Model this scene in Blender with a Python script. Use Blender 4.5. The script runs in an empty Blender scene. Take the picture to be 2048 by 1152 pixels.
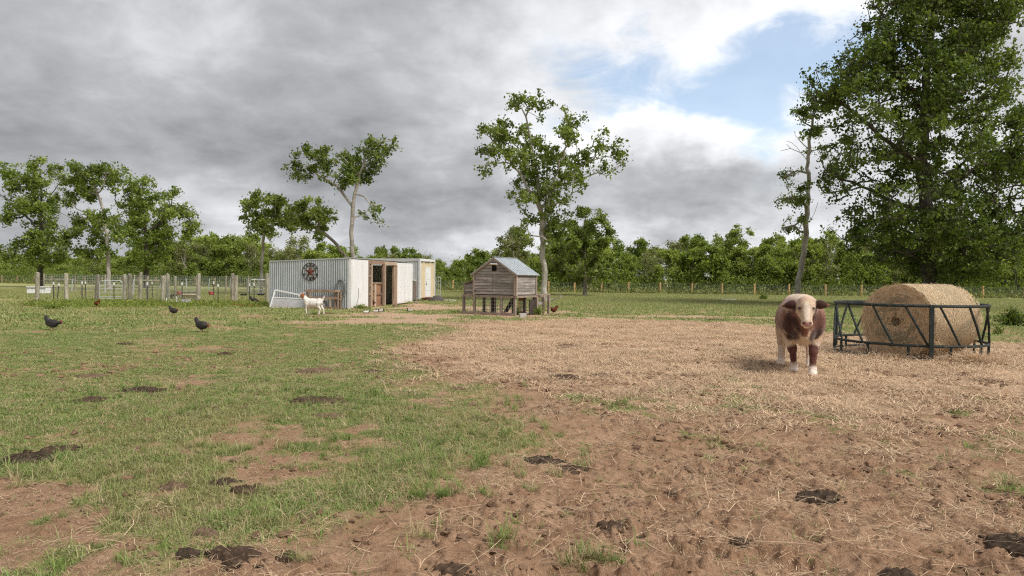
import bpy, bmesh, math, random
import numpy as np
from mathutils import Matrix, Vector

random.seed(11)
RNG = np.random.default_rng(11)
SC = bpy.context.scene
COL = SC.collection
R = math.radians

# ------------------------------------------------------------------ camera
CAM_H = 1.55
PITCH, ROLL = R(0.80), R(0.60)
cam_d = bpy.data.cameras.new('camera')
cam_d.lens = 24.0; cam_d.sensor_width = 36.0
cam_d.clip_start = 0.05; cam_d.clip_end = 9000.0
cam = bpy.data.objects.new('camera', cam_d)
COL.objects.link(cam)
cam.location = (0, 0, CAM_H)
CM = Matrix.Rotation(math.pi/2 - PITCH, 3, 'X') @ Matrix.Rotation(ROLL, 3, 'Z')
cam.rotation_euler = CM.to_euler()
SC.camera = cam
SC.render.resolution_x, SC.render.resolution_y = 1024, 576

# ------------------------------------------------------------------ exposure
SC.view_settings.view_transform = 'Standard'
SC.view_settings.look = 'None'
SC.view_settings.gamma = 1.0
SC.view_settings.exposure = 0.92
SC.view_settings.use_curve_mapping = False
SC.cycles.max_bounces = 6
SC.cycles.diffuse_bounces = 4
SC.cycles.transmission_bounces = 3
SC.cycles.use_denoising = False
SC.cycles.filter_width = 1.2
SC.cycles.sample_clamp_indirect = 3.0
SC.cycles.use_light_tree = False
SC.cycles.sampling_pattern = 'BLUE_NOISE'

FPX = 2048 * 24.0 / 36.0
def ray(px, py):
    v = CM @ Vector(((px-1024)/FPX, -(py-576)/FPX, -1.0))
    return v
def gp(px, py):
    """point of the ground seen at a photograph position"""
    v = ray(px, py); t = -CAM_H / v.z
    return Vector((v.x*t, v.y*t, 0.0))
def at(px, py, D):
    """point at depth D (metres along +Y)"""
    v = ray(px, py); t = D / v.y
    return Vector((v.x*t, D, CAM_H + v.z*t))

# ------------------------------------------------------------------ sun
SUN_EL, SUN_AZ = R(52), R(128)        # azimuth clockwise from +Y: to the right and behind the camera
sd = bpy.data.lights.new('sun', 'SUN')
sd.energy = 2.0; sd.angle = R(22); sd.color = (1.0, 0.965, 0.91)
sun = bpy.data.objects.new('sun', sd); COL.objects.link(sun)
sdir = Vector((math.sin(SUN_AZ)*math.cos(SUN_EL), math.cos(SUN_AZ)*math.cos(SUN_EL), math.sin(SUN_EL)))
sun.rotation_euler = sdir.to_track_quat('Z', 'Y').to_euler()

# ------------------------------------------------------------------ node helper
class NT:
    def __init__(s, tree):
        s.t = tree; s.n = tree.nodes; s.l = tree.links
    def new(s, ty, **kw):
        n = s.n.new(ty)
        for k, v in kw.items(): setattr(n, k, v)
        return n
    def put(s, sock, v):
        if v is None: return
        if isinstance(v, bpy.types.NodeSocket): s.l.new(v, sock)
        else: sock.default_value = v
    def math(s, op, a, b=None, c=None, clamp=False):
        n = s.new('ShaderNodeMath', operation=op, use_clamp=clamp)
        s.put(n.inputs[0], a); s.put(n.inputs[1], b)
        if c is not None: s.put(n.inputs[2], c)
        return n.outputs[0]
    def vmath(s, op, a, b=None, out=0):
        n = s.new('ShaderNodeVectorMath', operation=op)
        s.put(n.inputs[0], a)
        if b is not None: s.put(n.inputs['Scale' if op == 'SCALE' else 1], b)
        return n.outputs['Value'] if op in ('DOT_PRODUCT', 'LENGTH') else n.outputs[0]
    def noise(s, vec, scale, detail=4, rough=0.55, dist=0.0, col=False):
        n = s.new('ShaderNodeTexNoise')
        s.put(n.inputs['Vector'], vec); n.inputs['Scale'].default_value = scale
        n.inputs['Detail'].default_value = detail; n.inputs['Roughness'].default_value = rough
        n.inputs['Distortion'].default_value = dist
        return n.outputs['Color'] if col else n.outputs['Fac']
    def ramp(s, f, a, b, lo=0.0, hi=1.0, smooth=True):
        n = s.new('ShaderNodeMapRange', interpolation_type='SMOOTHSTEP' if smooth else 'LINEAR', clamp=True)
        s.put(n.inputs[0], f); s.put(n.inputs[1], a); s.put(n.inputs[2], b)
        s.put(n.inputs[3], lo); s.put(n.inputs[4], hi)
        return n.outputs[0]
    def mix(s, f, a, b, blend='MIX'):
        n = s.new('ShaderNodeMix', data_type='RGBA', blend_type=blend)
        s.put(n.inputs[0], f)
        for sock, v in ((n.inputs[6], a), (n.inputs[7], b)):
            if isinstance(v, (tuple, list)): v = tuple(v)[:3] + (1.0,)
            s.put(sock, v)
        return n.outputs[2]

# ------------------------------------------------------------------ world: broken cloud over a blue sky
world = bpy.data.worlds.new('World'); SC.world = world
world.use_nodes = True
W = NT(world.node_tree); W.n.clear()
SKY_STRENGTH = 0.1
wout = W.new('ShaderNodeOutputWorld'); wbg = W.new('ShaderNodeBackground')
wbg.inputs['Strength'].default_value = SKY_STRENGTH
W.l.new(wbg.outputs[0], wout.inputs[0])
sky = W.new('ShaderNodeTexSky', sky_type='NISHITA')
sky.sun_disc = False; sky.sun_elevation = SUN_EL; sky.sun_rotation = SUN_AZ
sky.air_density = 1.0; sky.dust_density = 1.2; sky.ozone_density = 1.2
tc = W.new('ShaderNodeTexCoord')
dirv = W.vmath('NORMALIZE', tc.outputs['Generated'])
sep = W.new('ShaderNodeSeparateXYZ'); W.put(sep.inputs[0], dirv)
dz = W.math('MAXIMUM', sep.outputs[2], 0.0)
# clouds lie on a flat deck: flatten the direction so that they crowd towards the horizon
den = W.math('ADD', dz, 0.34)
comb = W.new('ShaderNodeCombineXYZ')
W.put(comb.inputs[0], W.math('DIVIDE', sep.outputs[0], den))
W.put(comb.inputs[1], W.math('DIVIDE', sep.outputs[1], den))
deck = comb.outputs[0]
big = W.noise(deck, 0.95, 6, 0.5, 0.15)
fine = W.noise(deck, 2.7, 8, 0.56, 0.25)
wc = W.noise(dirv, 3.2, 6, 0.58, col=True)
warp = W.vmath('SCALE', W.vmath('SUBTRACT', wc, (0.5, 0.5, 0.5)), 0.30)
wd = W.vmath('NORMALIZE', W.vmath('ADD', dirv, warp))
def blob(px, py, rad, soft, sx=1.0, sy=1.0):
    """a cloud mass (or gap) in the direction of a photograph position; rad and soft in degrees"""
    c = ray(px, py).normalized()
    d = W.vmath('SUBTRACT', wd, tuple(c))
    d = W.vmath('MULTIPLY', d, (1/sx, 1/sx, 1/sy))
    l = W.vmath('LENGTH', d)
    return W.ramp(l, R(rad+soft), max(R(rad-soft), 0.0))
def addall(base, items):
    v = base
    for amp, b in items: v = W.math('ADD', v, W.math('MULTIPLY', b, amp))
    return v
side = W.ramp(sep.outputs[0], -0.40, 0.30)             # cloud is thicker and darker to the left
tone = W.math('ADD', W.math('MULTIPLY', side, 0.20), 0.36)
tone = W.math('ADD', tone, W.math('MULTIPLY', W.math('SUBTRACT', big, 0.5), 0.50))
tone = W.math('ADD', tone, W.math('MULTIPLY', W.math('SUBTRACT', fine, 0.5), 0.58))
puff = W.noise(deck, 6.0, 8, 0.60, 0.35)
tone = W.math('ADD', tone, W.math('MULTIPLY', W.math('SUBTRACT', puff, 0.5), 0.42))
tone = addall(tone, [
    (-0.09, blob(330, 265, 11, 9, 1.9, 0.75)), (0.10, blob(560, 90, 9, 7, 1.5, 0.8)),
    (0.13, blob(150, 110, 9, 7, 1.3, 0.7)), (0.16, blob(400, 430, 6, 6, 2.6, 0.5)),
    (-0.10, blob(900, 40, 7, 5, 1.4, 0.7)), (0.30, blob(1300, 290, 5, 4, 2.0, 0.5)),
    (0.18, blob(1480, 150, 6, 5, 1.4, 0.9)), (0.14, blob(1250, 70, 8, 5, 1.8, 0.7)), (0.20, blob(1560, 290, 4, 4, 1.4, 0.8)),
    (-0.15, blob(1390, 372, 5.5, 4, 2.1, 0.62)), (-0.16, blob(880, 400, 6, 4, 1.4, 0.8)),
    (0.14, blob(700, 470, 4, 4, 4.5, 0.6)), (0.12, blob(1250, 470, 4, 4, 4.0, 0.5)), (-0.14, blob(1350, 450, 4, 3, 2.2, 0.4)), (0.12, blob(1000, 250, 6, 5, 1.0, 1.2)),
    (0.10, blob(1950, 200, 8, 6, 1.2, 1.2)), (0.08, blob(1600, 30, 6, 4, 1.6, 0.5))])
tone = W.math('MINIMUM', W.math('MAXIMUM', tone, 0.06), 0.90)
cc = W.new('ShaderNodeValToRGB'); W.put(cc.inputs[0], tone)
els = cc.color_ramp.elements
els[0].position = 0.06; els[0].color = (0.135, 0.140, 0.148, 1)
els[1].position = 0.90; els[1].color = (0.86, 0.87, 0.89, 1)
e = els.new(0.45); e.color = (0.39, 0.40, 0.418, 1)
CLOUD_GAIN = 0.70
cloud_col = W.vmath('SCALE', cc.outputs[0], CLOUD_GAIN / SKY_STRENGTH)
# gaps where the blue shows, torn by thin cloud
wisp = W.noise(W.vmath('MULTIPLY', deck, (1.0, 1.3, 1.0)), 4.2, 9, 0.62, 0.6)
gap = addall(0.0, [(0.72, blob(1400, 120, 5.5, 5, 1.8, 0.5)), (0.58, blob(1310, 205, 4.5, 4, 2.0, 0.45)),
                   (0.66, blob(1640, 85, 4.5, 4, 1.5, 0.6)), (0.85, blob(1580, 200, 4.5, 4, 1.3, 0.8)), (0.40, blob(1570, 330, 3, 3, 0.8, 1.2)), (-0.55, blob(1490, 150, 2.5, 2.5, 1.8, 0.6))])
gapn = W.math('ADD', gap, W.math('MULTIPLY', W.math('SUBTRACT', wisp, 0.50), 2.6))
openb = W.math('MULTIPLY', W.ramp(gapn, 0.15, 1.15, 0.0, 0.80), W.ramp(gap, 0.05, 0.35))
blue = W.vmath('MULTIPLY', sky.outputs[0], (1.15, 1.12, 1.05))
skycol = W.mix(openb, cloud_col, blue)
W.put(wbg.inputs['Color'], skycol)
world.cycles.sampling_method = 'MANUAL'
world.cycles.sample_map_resolution = 512
# ------------------------------------------------------------------ numpy noise
def _hash(ix, iy, seed):
    h = (ix.astype(np.int64)*374761393 + iy.astype(np.int64)*668265263 + seed*1274126177) & 0x7fffffff
    h = ((h ^ (h >> 13)) * 1274126177) & 0x7fffffff
    return ((h ^ (h >> 16)) & 0xffff) / 65535.0
def vnoise(x, y, seed=0):
    xi = np.floor(x); yi = np.floor(y); fx = x-xi; fy = y-yi
    fx = fx*fx*(3-2*fx); fy = fy*fy*(3-2*fy)
    a = _hash(xi, yi, seed); b = _hash(xi+1, yi, seed); c = _hash(xi, yi+1, seed); d = _hash(xi+1, yi+1, seed)
    return (a*(1-fx)+b*fx)*(1-fy) + (c*(1-fx)+d*fx)*fy
def fbm(x, y, s, octv=4, seed=0, gain=0.5):
    v = 0; amp = 1.0; tot = 0
    for o in range(octv):
        v = v + amp*vnoise(x*s + 17.3*o, y*s - 9.1*o, seed+o); tot += amp; amp *= gain; s *= 2.03
    return v/tot
def sstep(a, b, v):
    t = np.clip((v-a)/(b-a), 0, 1); return t*t*(3-2*t)

# ------------------------------------------------------------------ what covers the ground where
SHED_C = Vector((-7.85, 32.9, 0)); SHED_U = Vector((0.23, 0.973, 0)).normalized()
FEED = Vector((8.62, 14.83, 0))
def ell(x, y, cx, cy, rx, ry):
    return np.sqrt(((x-cx)/rx)**2 + ((y-cy)/ry)**2)
def cover(x, y):
    n1 = fbm(x, y, 0.28, 4, 3); n2 = fbm(x, y, 1.1, 4, 21); n3 = fbm(x, y, 4.5, 3, 45); n4 = fbm(x, y, 0.62, 4, 63)
    bx = np.interp(y, [0, 3.5, 4.8, 6.3, 9, 12, 15.5, 20, 24, 27], [-2.4, -1.2, -0.5, -0.3, -0.7, -1.4, -2.0, -1.6, -0.3, 4])
    yt = np.interp(x, [-3, 0, 4, 8, 10, 12, 16, 30], [23, 25.5, 26.5, 25, 20, 17.6, 16.5, 15])
    sdist = np.minimum(x-bx, (yt-y)*0.8)
    inside = sstep(-1.5, 1.7, sdist + (n2-0.5)*3.4 + (n1-0.5)*2.2 + (n3-0.5)*2.4)
    g = 0.94 - 0.96*inside + (n2-0.5)*1.45 + (n4-0.5)*1.0 + (n3-0.5)*1.1
    g = g - 0.16*sstep(6.5, 3.5, y)*sstep(3.0, -1.0, x)
    g = g - 0.30*sstep(11, 24, y)*sstep(46, 32, y)*(n2*1.2)
    # bare, orange tinted soil at the shed door, round the coop and by the pen, plus a dusty strip
    w = (n2-0.5)*2.2 + (n1-0.5)*1.2 + (n3-0.5)*0.9
    d = np.minimum.reduce([ell(x, y, -3.6, 35.6, 3.4, 5.0), ell(x, y, -0.4, 30.5, 3.6, 3.8),
                           ell(x, y, -31.5, 39.6, 4.5, 1.5), ell(x, y, -15.8, 40.6, 3.2, 3.0),
                           ell(x, y, 7.0, 29.4, 4.2, 1.0), ell(x, y, -32, 62, 14, 1.3), ell(x, y, -3.6, 24.5, 3.6, 2.2),
                           ell(x, y, -5.0, 27.5, 3.6, 2.0)])
    bare = sstep(1.35, 0.45, d + w)
    g = np.clip(g*(1-0.9*bare), 0, 1)
    hay = sstep(5.8, 14.5, y + 0.22*(x-3) + (n1-0.5)*4 + (n2-0.5)*3.0) * inside
    hay = np.maximum(hay, sstep(4.6, 2.2, np.hypot(x-FEED.x, (y-FEED.y)*0.9) + (n2-0.5)*1.5))
    hay = np.clip(hay, 0, 1)
    return g, hay, bare, inside
def prints(x, y, cell=0.20):
    """hoof prints: shallow dents with a pushed-up rim, one in some of the cells"""
    u, v = x/cell, y/cell; iu, iv = np.floor(u), np.floor(v); z = np.zeros_like(u)
    for a in (-1, 0, 1):
        for b in (-1, 0, 1):
            cu, cv = iu+a, iv+b; on = _hash(cu, cv, 7) < 0.40
            px, py = cu+_hash(cu, cv, 11), cv+_hash(cu, cv, 13); k = 0.22+0.16*_hash(cu, cv, 17)
            th = _hash(cu, cv, 19)*6.28; dx, dy = u-px, v-py
            e = np.sqrt((dx*np.cos(th)+dy*np.sin(th))**2 + (1.5*(-dx*np.sin(th)+dy*np.cos(th)))**2)/k
            z = z + on*(-sstep(1.0, 0.55, e) + 0.45*np.exp(-((e-1.25)/0.28)**2))
    return z
def ground_z(x, y):
    r = np.hypot(x, y)
    g, hay, bare, ins = cover(x, y)
    near = sstep(26, 7, r)
    z = (fbm(x, y, 0.9, 3, 7)-0.5)*0.05*near
    z = z + (fbm(x, y, 5.0, 4, 9)-0.5)*0.10*sstep(16, 5, r)*(0.45+0.55*ins)
    cl = fbm(x, y, 13.0, 3, 91)
    z = z + np.clip(cl-0.53, 0, 1)*0.20*sstep(13, 4, r)*(0.35+0.65*ins)*(1-0.6*hay)
    z = z + prints(x + (fbm(x, y, 9, 2, 61)-.5)*.06, y)*0.024*sstep(15, 5, r)*(0.15+0.85*ins)*(1-0.65*hay)
    lum = fbm(x, y, 1.8, 3, 77)
    df = np.hypot(x-FEED.x, y-FEED.y)
    z = z + np.clip(lum-0.45, 0, 1)*0.22*hay*sstep(2.2, 3.2, df)*sstep(8.0, 4.0, df)
    return z - 0.012

# ------------------------------------------------------------------ mesh helpers
def tagit(o, label=None, cat=None, group=None, kind=None):
    for k, v in (('label', label), ('category', cat), ('group', group), ('kind', kind)):
        if v: o[k] = v
    return o
def empty(name, loc=(0, 0, 0), rz=0.0):
    o = bpy.data.objects.new(name, None); o.empty_display_size = 0.2
    o.location = loc; o.rotation_euler = (0, 0, rz); COL.objects.link(o); return o
def np_mesh(name, V, F, mat=None, smooth=False):
    """V (n,3) array, F (m,3|4) array"""
    me = bpy.data.meshes.new(name)
    V = np.asarray(V, np.float32); F = np.asarray(F, np.int32); k = F.shape[1]
    me.vertices.add(len(V)); me.vertices.foreach_set('co', V.ravel())
    me.loops.add(F.size); me.loops.foreach_set('vertex_index', F.ravel())
    me.polygons.add(len(F)); me.polygons.foreach_set('loop_start', np.arange(0, F.size, k, dtype=np.int32))
    me.polygons.foreach_set('loop_total', np.full(len(F), k, np.int32))
    me.update(calc_edges=True)
    if smooth: me.polygons.foreach_set('use_smooth', np.ones(len(F), bool))
    if mat: me.materials.append(mat)
    return me
def link(name, me, parent=None, loc=None, rz=0.0):
    o = bpy.data.objects.new(name, me); COL.objects.link(o)
    if parent is not None: o.parent = parent
    if loc is not None: o.location = loc
    if rz: o.rotation_euler = (0, 0, rz)
    return o
class MB:
    def __init__(s): s.v = []; s.f = []
    def box(s, c, d, m=None):
        """centre c, full size d, optional 3x3 matrix"""
        b = len(s.v); c = Vector(c)
        for x in (-.5, .5):
            for y in (-.5, .5):
                for z in (-.5, .5):
                    p = Vector((x*d[0], y*d[1], z*d[2]))
                    s.v.append(c + (m @ p if m else p))
        for q in ((0,1,3,2),(4,6,7,5),(0,4,5,1),(2,3,7,6),(0,2,6,4),(1,5,7,3)):
            s.f.append([b+i for i in q])
        return s
    def beam(s, a, b, w, t, up=(0, 0, 1)):
        a = Vector(a); b = Vector(b); x = (b-a); L = x.length; x.normalize()
        z = Vector(up); z = (z - x*z.dot(x))
        if z.length < 1e-4: z = Vector((0, 1, 0)) - x*x.y
        z.normalize(); y = z.cross(x)
        m = Matrix((x, y, z)).transposed()
        return s.box((a+b)/2, (L, w, t), m)
    def tube(s, pts, rad, n=8, cap=True):
        pts = [Vector(p) for p in pts]
        if not isinstance(rad, (list, tuple)): rad = [rad]*len(pts)
        prev = None; rings = []
        for i, p in enumerate(pts):
            d = (pts[min(i+1, len(pts)-1)] - pts[max(i-1, 0)]).normalized()
            if prev is None:
                u = Vector((0, 0, 1)) if abs(d.z) < .9 else Vector((1, 0, 0))
            else: u = prev
            u = (u - d*u.dot(d)).normalized(); prev = u; w = d.cross(u)
            rings.append(len(s.v))
            for k in range(n):
                a = 2*math.pi*k/n
                s.v.append(p + (u*math.cos(a) + w*math.sin(a))*rad[i])
        for i in range(len(rings)-1):
            for k in range(n):
                k2 = (k+1) % n
                s.f.append([rings[i]+k, rings[i]+k2, rings[i+1]+k2, rings[i+1]+k])
        if cap:
            s.f.append([rings[0]+k for k in reversed(range(n))]); s.f.append([rings[-1]+k for k in range(n)])
        return s
    def prism(s, poly, a, b, axis):
        """polygon of (u,v) pairs extruded between a and b on axis ('x','y','z')"""
        def P(u, v, t):
            return Vector((t, u, v)) if axis == 'x' else Vector((u, t, v)) if axis == 'y' else Vector((u, v, t))
        n = len(poly); base = len(s.v)
        for t in (a, b):
            for u, v in poly: s.v.append(P(u, v, t))
        s.f.append([base+i for i in range(n)]); s.f.append([base+n+i for i in reversed(range(n))])
        for i in range(n):
            j = (i+1) % n; s.f.append([base+i, base+n+i, base+n+j, base+j])
        return s
    def mesh(s, name, mat=None, smooth=False, fix=True):
        me = bpy.data.meshes.new(name)
        me.from_pydata([tuple(p) for p in s.v], [], s.f)
        if fix:
            bm = bmesh.new(); bm.from_mesh(me); bmesh.ops.recalc_face_normals(bm, faces=bm.faces); bm.to_mesh(me); bm.free()
        if smooth: me.polygons.foreach_set('use_smooth', np.ones(len(me.polygons), bool))
        if mat: me.materials.append(mat)
        me.update(); return me
    def build(s, name, mat, parent=None, loc=None, rz=0.0, smooth=False):
        return link(name, s.mesh(name, mat, smooth), parent, loc, rz)

# ------------------------------------------------------------------ materials
def mat(name, c1, c2=None, c3=None, scale=3.0, rough=0.8, bump=0.0, bscale=None, metal=0.0, stretch=(1, 1, 1),
        vary=0.0, trans=0.0, spec=0.3, dirt=None):
    m = bpy.data.materials.new(name); m.use_nodes = True
    N = NT(m.node_tree); bs = N.n['Principled BSDF']
    tc = N.new('ShaderNodeTexCoord'); vec = N.vmath('MULTIPLY', tc.outputs['Object'], stretch)
    col = tuple(c1)+(1,)
    oi = N.new('ShaderNodeObjectInfo')
    vec = N.vmath('ADD', vec, N.vmath('SCALE', (13.7, 7.9, 5.3), oi.outputs['Random']))
    if c2:
        f = N.ramp(N.noise(vec, scale, 6, 0.6), 0.33, 0.67); col = N.mix(f, c1, c2)
    if c3:
        f = N.ramp(N.noise(vec, scale*3.1, 5, 0.6), 0.5, 0.72); col = N.mix(f, col, c3)
    if dirt:
        g = N.new('ShaderNodeNewGeometry'); sp = N.new('ShaderNodeSeparateXYZ'); N.put(sp.inputs[0], g.outputs['Position'])
        f = N.ramp(N.math('ADD', sp.outputs[2], N.math('MULTIPLY', N.noise(vec, 4.0, 4), 0.5)), dirt[1]+0.25, 0.25, 0.0, 0.6)
        col = N.mix(f, col, dirt[0])
    if vary:
        col = N.mix(1.0, col, N.ramp(oi.outputs['Random'], 0, 1, 1-vary, 1+vary, False), 'MULTIPLY')
    N.put(bs.inputs['Base Color'], col)
    bs.inputs['Roughness'].default_value = rough; bs.inputs['Metallic'].default_value = metal
    bs.inputs['Specular IOR Level'].default_value = spec
    if bump:
        b = N.new('ShaderNodeBump'); b.inputs['Strength'].default_value = 1.0; b.inputs['Distance'].default_value = bump
        N.put(b.inputs['Height'], N.noise(vec, bscale or scale*4, 6, 0.65)); N.put(bs.inputs['Normal'], b.outputs[0])
    return m
def leaf_mat(name, c1, c2, c3, trans=0.42):
    """three leaf tones picked by a per-leaf value, some light passes through"""
    m = bpy.data.materials.new(name); m.use_nodes = True
    N = NT(m.node_tree); N.n.clear()
    out = N.new('ShaderNodeOutputMaterial')
    a = N.new('ShaderNodeAttribute'); a.attribute_name = 'tone'
    oi = N.new('ShaderNodeObjectInfo')
    t = N.math('ADD', a.outputs['Fac'], N.ramp(oi.outputs['Random'], 0, 1, -0.18, 0.18, False), clamp=True)
    r = N.new('ShaderNodeValToRGB'); N.put(r.inputs[0], t)
    e = r.color_ramp.elements; e[0].color = tuple(c1)+(1,); e[1].color = tuple(c3)+(1,)
    k = e.new(0.5); k.color = tuple(c2)+(1,)
    d = N.new('ShaderNodeBsdfPrincipled'); d.inputs['Roughness'].default_value = 0.55
    d.inputs['Specular IOR Level'].default_value = 0.25
    N.put(d.inputs['Base Color'], r.outputs[0])
    tr = N.new('ShaderNodeBsdfTranslucent'); N.put(tr.inputs[0], N.mix(1.0, r.outputs[0], (1.25, 1.3, 0.6), 'MULTIPLY'))
    mx = N.new('ShaderNodeMixShader'); mx.inputs[0].default_value = trans
    N.put(mx.inputs[1], d.outputs[0]); N.put(mx.inputs[2], tr.outputs[0]); N.put(out.inputs[0], mx.outputs[0])
    return m

M = {}
M['bark'] = mat('bark', (.26, .225, .185), (.14, .115, .09), (.36, .33, .29), 2.2, .95, .02, 14, stretch=(1, 1, .35))
M['bark_pale'] = mat('bark_pale', (.44, .40, .35), (.26, .225, .185), (.52, .49, .45), 2.0, .95, .02, 12, stretch=(1, 1, .4))
M['bark_dark'] = mat('bark_dark', (.09, .075, .06), (.05, .04, .033), (.17, .15, .13), 2.4, .95, .03, 10, stretch=(1, 1, .3))
M['leaf_mid'] = leaf_mat('leaf_mid', (0.069, 0.103, 0.022), (0.175, 0.233, 0.046), (0.316, 0.384, 0.087))
M['leaf_dark'] = leaf_mat('leaf_dark', (0.054, 0.081, 0.019), (0.138, 0.188, 0.039), (0.261, 0.322, 0.072))
M['leaf_light'] = leaf_mat('leaf_light', (0.091, 0.124, 0.028), (0.211, 0.262, 0.063), (0.345, 0.408, 0.114))
M['leaf_grey'] = leaf_mat('leaf_grey', (0.111, 0.124, 0.048), (0.238, 0.253, 0.103), (0.380, 0.384, 0.174))
M['leaf_woods'] = leaf_mat('leaf_woods', (0.123, 0.161, 0.036), (0.284, 0.339, 0.084), (0.460, 0.523, 0.152), .48)
M['leaf_woods2'] = leaf_mat('leaf_woods2', (0.099, 0.137, 0.030), (0.230, 0.292, 0.064), (0.388, 0.461, 0.121), .48)
M['leaf_oak'] = leaf_mat('leaf_oak', (.046, .076, .018), (.112, .158, .035), (.205, .262, .064), .40)
# ------------------------------------------------------------------ ground
def ground_material():
    m = bpy.data.materials.new('pasture_ground'); m.use_nodes = True
    N = NT(m.node_tree); bs = N.n['Principled BSDF']
    g = N.new('ShaderNodeNewGeometry'); P = g.outputs['Position']
    def attr(n):
        a = N.new('ShaderNodeAttribute'); a.attribute_name = n; return a.outputs['Fac']
    ag, ah, ab, ai = attr('grass'), attr('hay'), attr('bare'), attr('inside')
    nA = N.noise(P, 0.55, 5, .6); nB = N.noise(P, 3.0, 6, .65); nC = N.noise(P, 16, 6, .7); nD = N.noise(P, 70, 4, .7)
    soil = N.mix(N.ramp(nB, .3, .7), (.305, .176, .104), (.43, .272, .172))
    soil = N.mix(N.ramp(nC, .50, .72), soil, (.155, .090, .055))
    soil = N.mix(N.ramp(nD, .52, .75, 0, .7), soil, (.50, .375, .26))
    orange = N.mix(N.ramp(nB, .3, .7), (.52, .355, .24), (.40, .265, .175))
    orange = N.mix(N.ramp(nC, .52, .74), orange, (.62, .48, .33))
    # trodden hay: streaks of two tans over the soil
    st = N.noise(N.vmath('MULTIPLY', P, (1, 2.2, 1)), 26, 5, .75, .8)
    st2 = N.noise(N.vmath('MULTIPLY', P, (2.4, 1, 1)), 19, 5, .75, .6)
    haycol = N.mix(N.ramp(st, .36, .64), (.36, .225, .14), (.70, .50, .335))
    haycol = N.mix(N.ramp(st2, .48, .68, 0, .8), haycol, (.64, .455, .30))
    haycol = N.mix(N.ramp(nB, .52, .74, 0, .65), haycol, (.30, .20, .13))
    turf = N.mix(N.ramp(nB, .3, .7), (.225, .28, .080), (.325, .35, .120))
    turf = N.mix(N.ramp(nC, .52, .72, 0, .8), turf, (.40, .315, .175))
    turf = N.mix(N.ramp(nA, .46, .66, 0, .8), turf, (.40, .325, .165))
    dist = N.vmath('LENGTH', P)
    turf = N.mix(N.ramp(dist, 30, 70, 0, .55), turf, N.mix(N.ramp(nA, .35, .65), (.36, .345, .15), (.245, .275, .10)))
    c = N.mix(N.ramp(N.math('ADD', ah, N.math('MULTIPLY', N.math('SUBTRACT', nB, .5), 1.1)), .25, .65), soil, haycol)
    c = N.mix(N.ramp(N.math('ADD', ab, N.math('MULTIPLY', N.math('SUBTRACT', nB, .5), .9)), .3, .65, 0, .92), c, orange)
    gm = N.ramp(N.math('ADD', ag, N.math('MULTIPLY', N.math('SUBTRACT', nC, .5), 1.2)), .30, .72)
    far = N.ramp(dist, 13, 26)
    gm = N.math('MULTIPLY', gm, N.math('ADD', N.math('MULTIPLY', far, .32), .60))
    c = N.mix(gm, c, turf)
    N.put(bs.inputs['Base Color'], c); bs.inputs['Roughness'].default_value = .95
    bs.inputs['Specular IOR Level'].default_value = .1
    b = N.new('ShaderNodeBump'); b.inputs['Distance'].default_value = .05
    h = N.math('ADD', N.math('MULTIPLY', nC, .7), N.math('MULTIPLY', nD, .22))
    h = N.math('ADD', h, N.math('MULTIPLY', st, .35))
    N.put(b.inputs['Height'], h); N.put(bs.inputs['Normal'], b.outputs[0])
    return m
def build_ground():
    fine = np.radians(np.linspace(-46, 46, 520))
    coarse = np.radians(np.linspace(46, 314, 60))[1:-1]
    th = np.concatenate([fine, coarse])                        # clockwise from +Y
    r = np.concatenate([np.linspace(0.15, 2.6, 12)[:-1], np.geomspace(2.6, 13, 400)[:-1], np.geomspace(13, 40, 120)[:-1], np.geomspace(40, 6000, 60)])
    T, Rr = np.meshgrid(th, r)
    x = (np.sin(T)*Rr); y = (np.cos(T)*Rr)
    nr, nt = x.shape
    x = x.ravel(); y = y.ravel()
    z = ground_z(x, y)
    V = np.stack([x, y, z], 1)
    i = np.arange(nr-1)[:, None]*nt; j = np.arange(nt)[None, :]; j2 = (j+1) % nt
    F = np.stack([i+j, i+j2, i+nt+j2, i+nt+j], -1).reshape(-1, 4)[:, ::-1]
    me = np_mesh('ground', V, F, ground_material(), True)
    g, hay, bare, ins = cover(x, y)
    for n, a in (('grass', g), ('hay', hay), ('bare', bare), ('inside', ins)):
        at_ = me.attributes.new(n, 'FLOAT', 'POINT'); at_.data.foreach_set('value', a.astype(np.float32))
    o = link('ground', me); o['kind'] = 'structure'
    return o
build_ground()

# ------------------------------------------------------------------ trees
def tubes_mesh(name, pos, par, rad, mat_, n=6):
    """tapered limbs along a skeleton, one frustum chain per edge"""
    pos = np.asarray(pos); par = np.asarray(par); rad = np.asarray(rad)
    idx = np.where(par >= 0)[0]
    a = pos[par[idx]]; b = pos[idx]; ra = np.minimum(rad[par[idx]], rad[idx]*1.45); rb = rad[idx]
    d = b-a; L = np.linalg.norm(d, axis=1, keepdims=True); d = d/np.maximum(L, 1e-6)
    a = a - d*ra[:, None]*0.25
    u = np.where(np.abs(d[:, 2:3]) < .9, np.array([[0, 0, 1.0]]), np.array([[1.0, 0, 0]]))
    u = u - d*(u*d).sum(1, keepdims=True); u /= np.linalg.norm(u, axis=1, keepdims=True)
    w = np.cross(d, u)
    ang = np.arange(n)*2*np.pi/n
    c = (u[:, None]*np.cos(ang)[None, :, None] + w[:, None]*np.sin(ang)[None, :, None])
    A = a[:, None] + c*ra[:, None, None]; B = b[:, None] + c*rb[:, None, None]
    V = np.concatenate([A, B], 1).reshape(-1, 3)
    base = np.arange(len(idx))[:, None]*2*n; k = np.arange(n)[None, :]; k2 = (k+1) % n
    F = np.stack([base+k, base+k2, base+n+k2, base+n+k], -1).reshape(-1, 4)
    return np_mesh(name, V, F, mat_, True)
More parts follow.
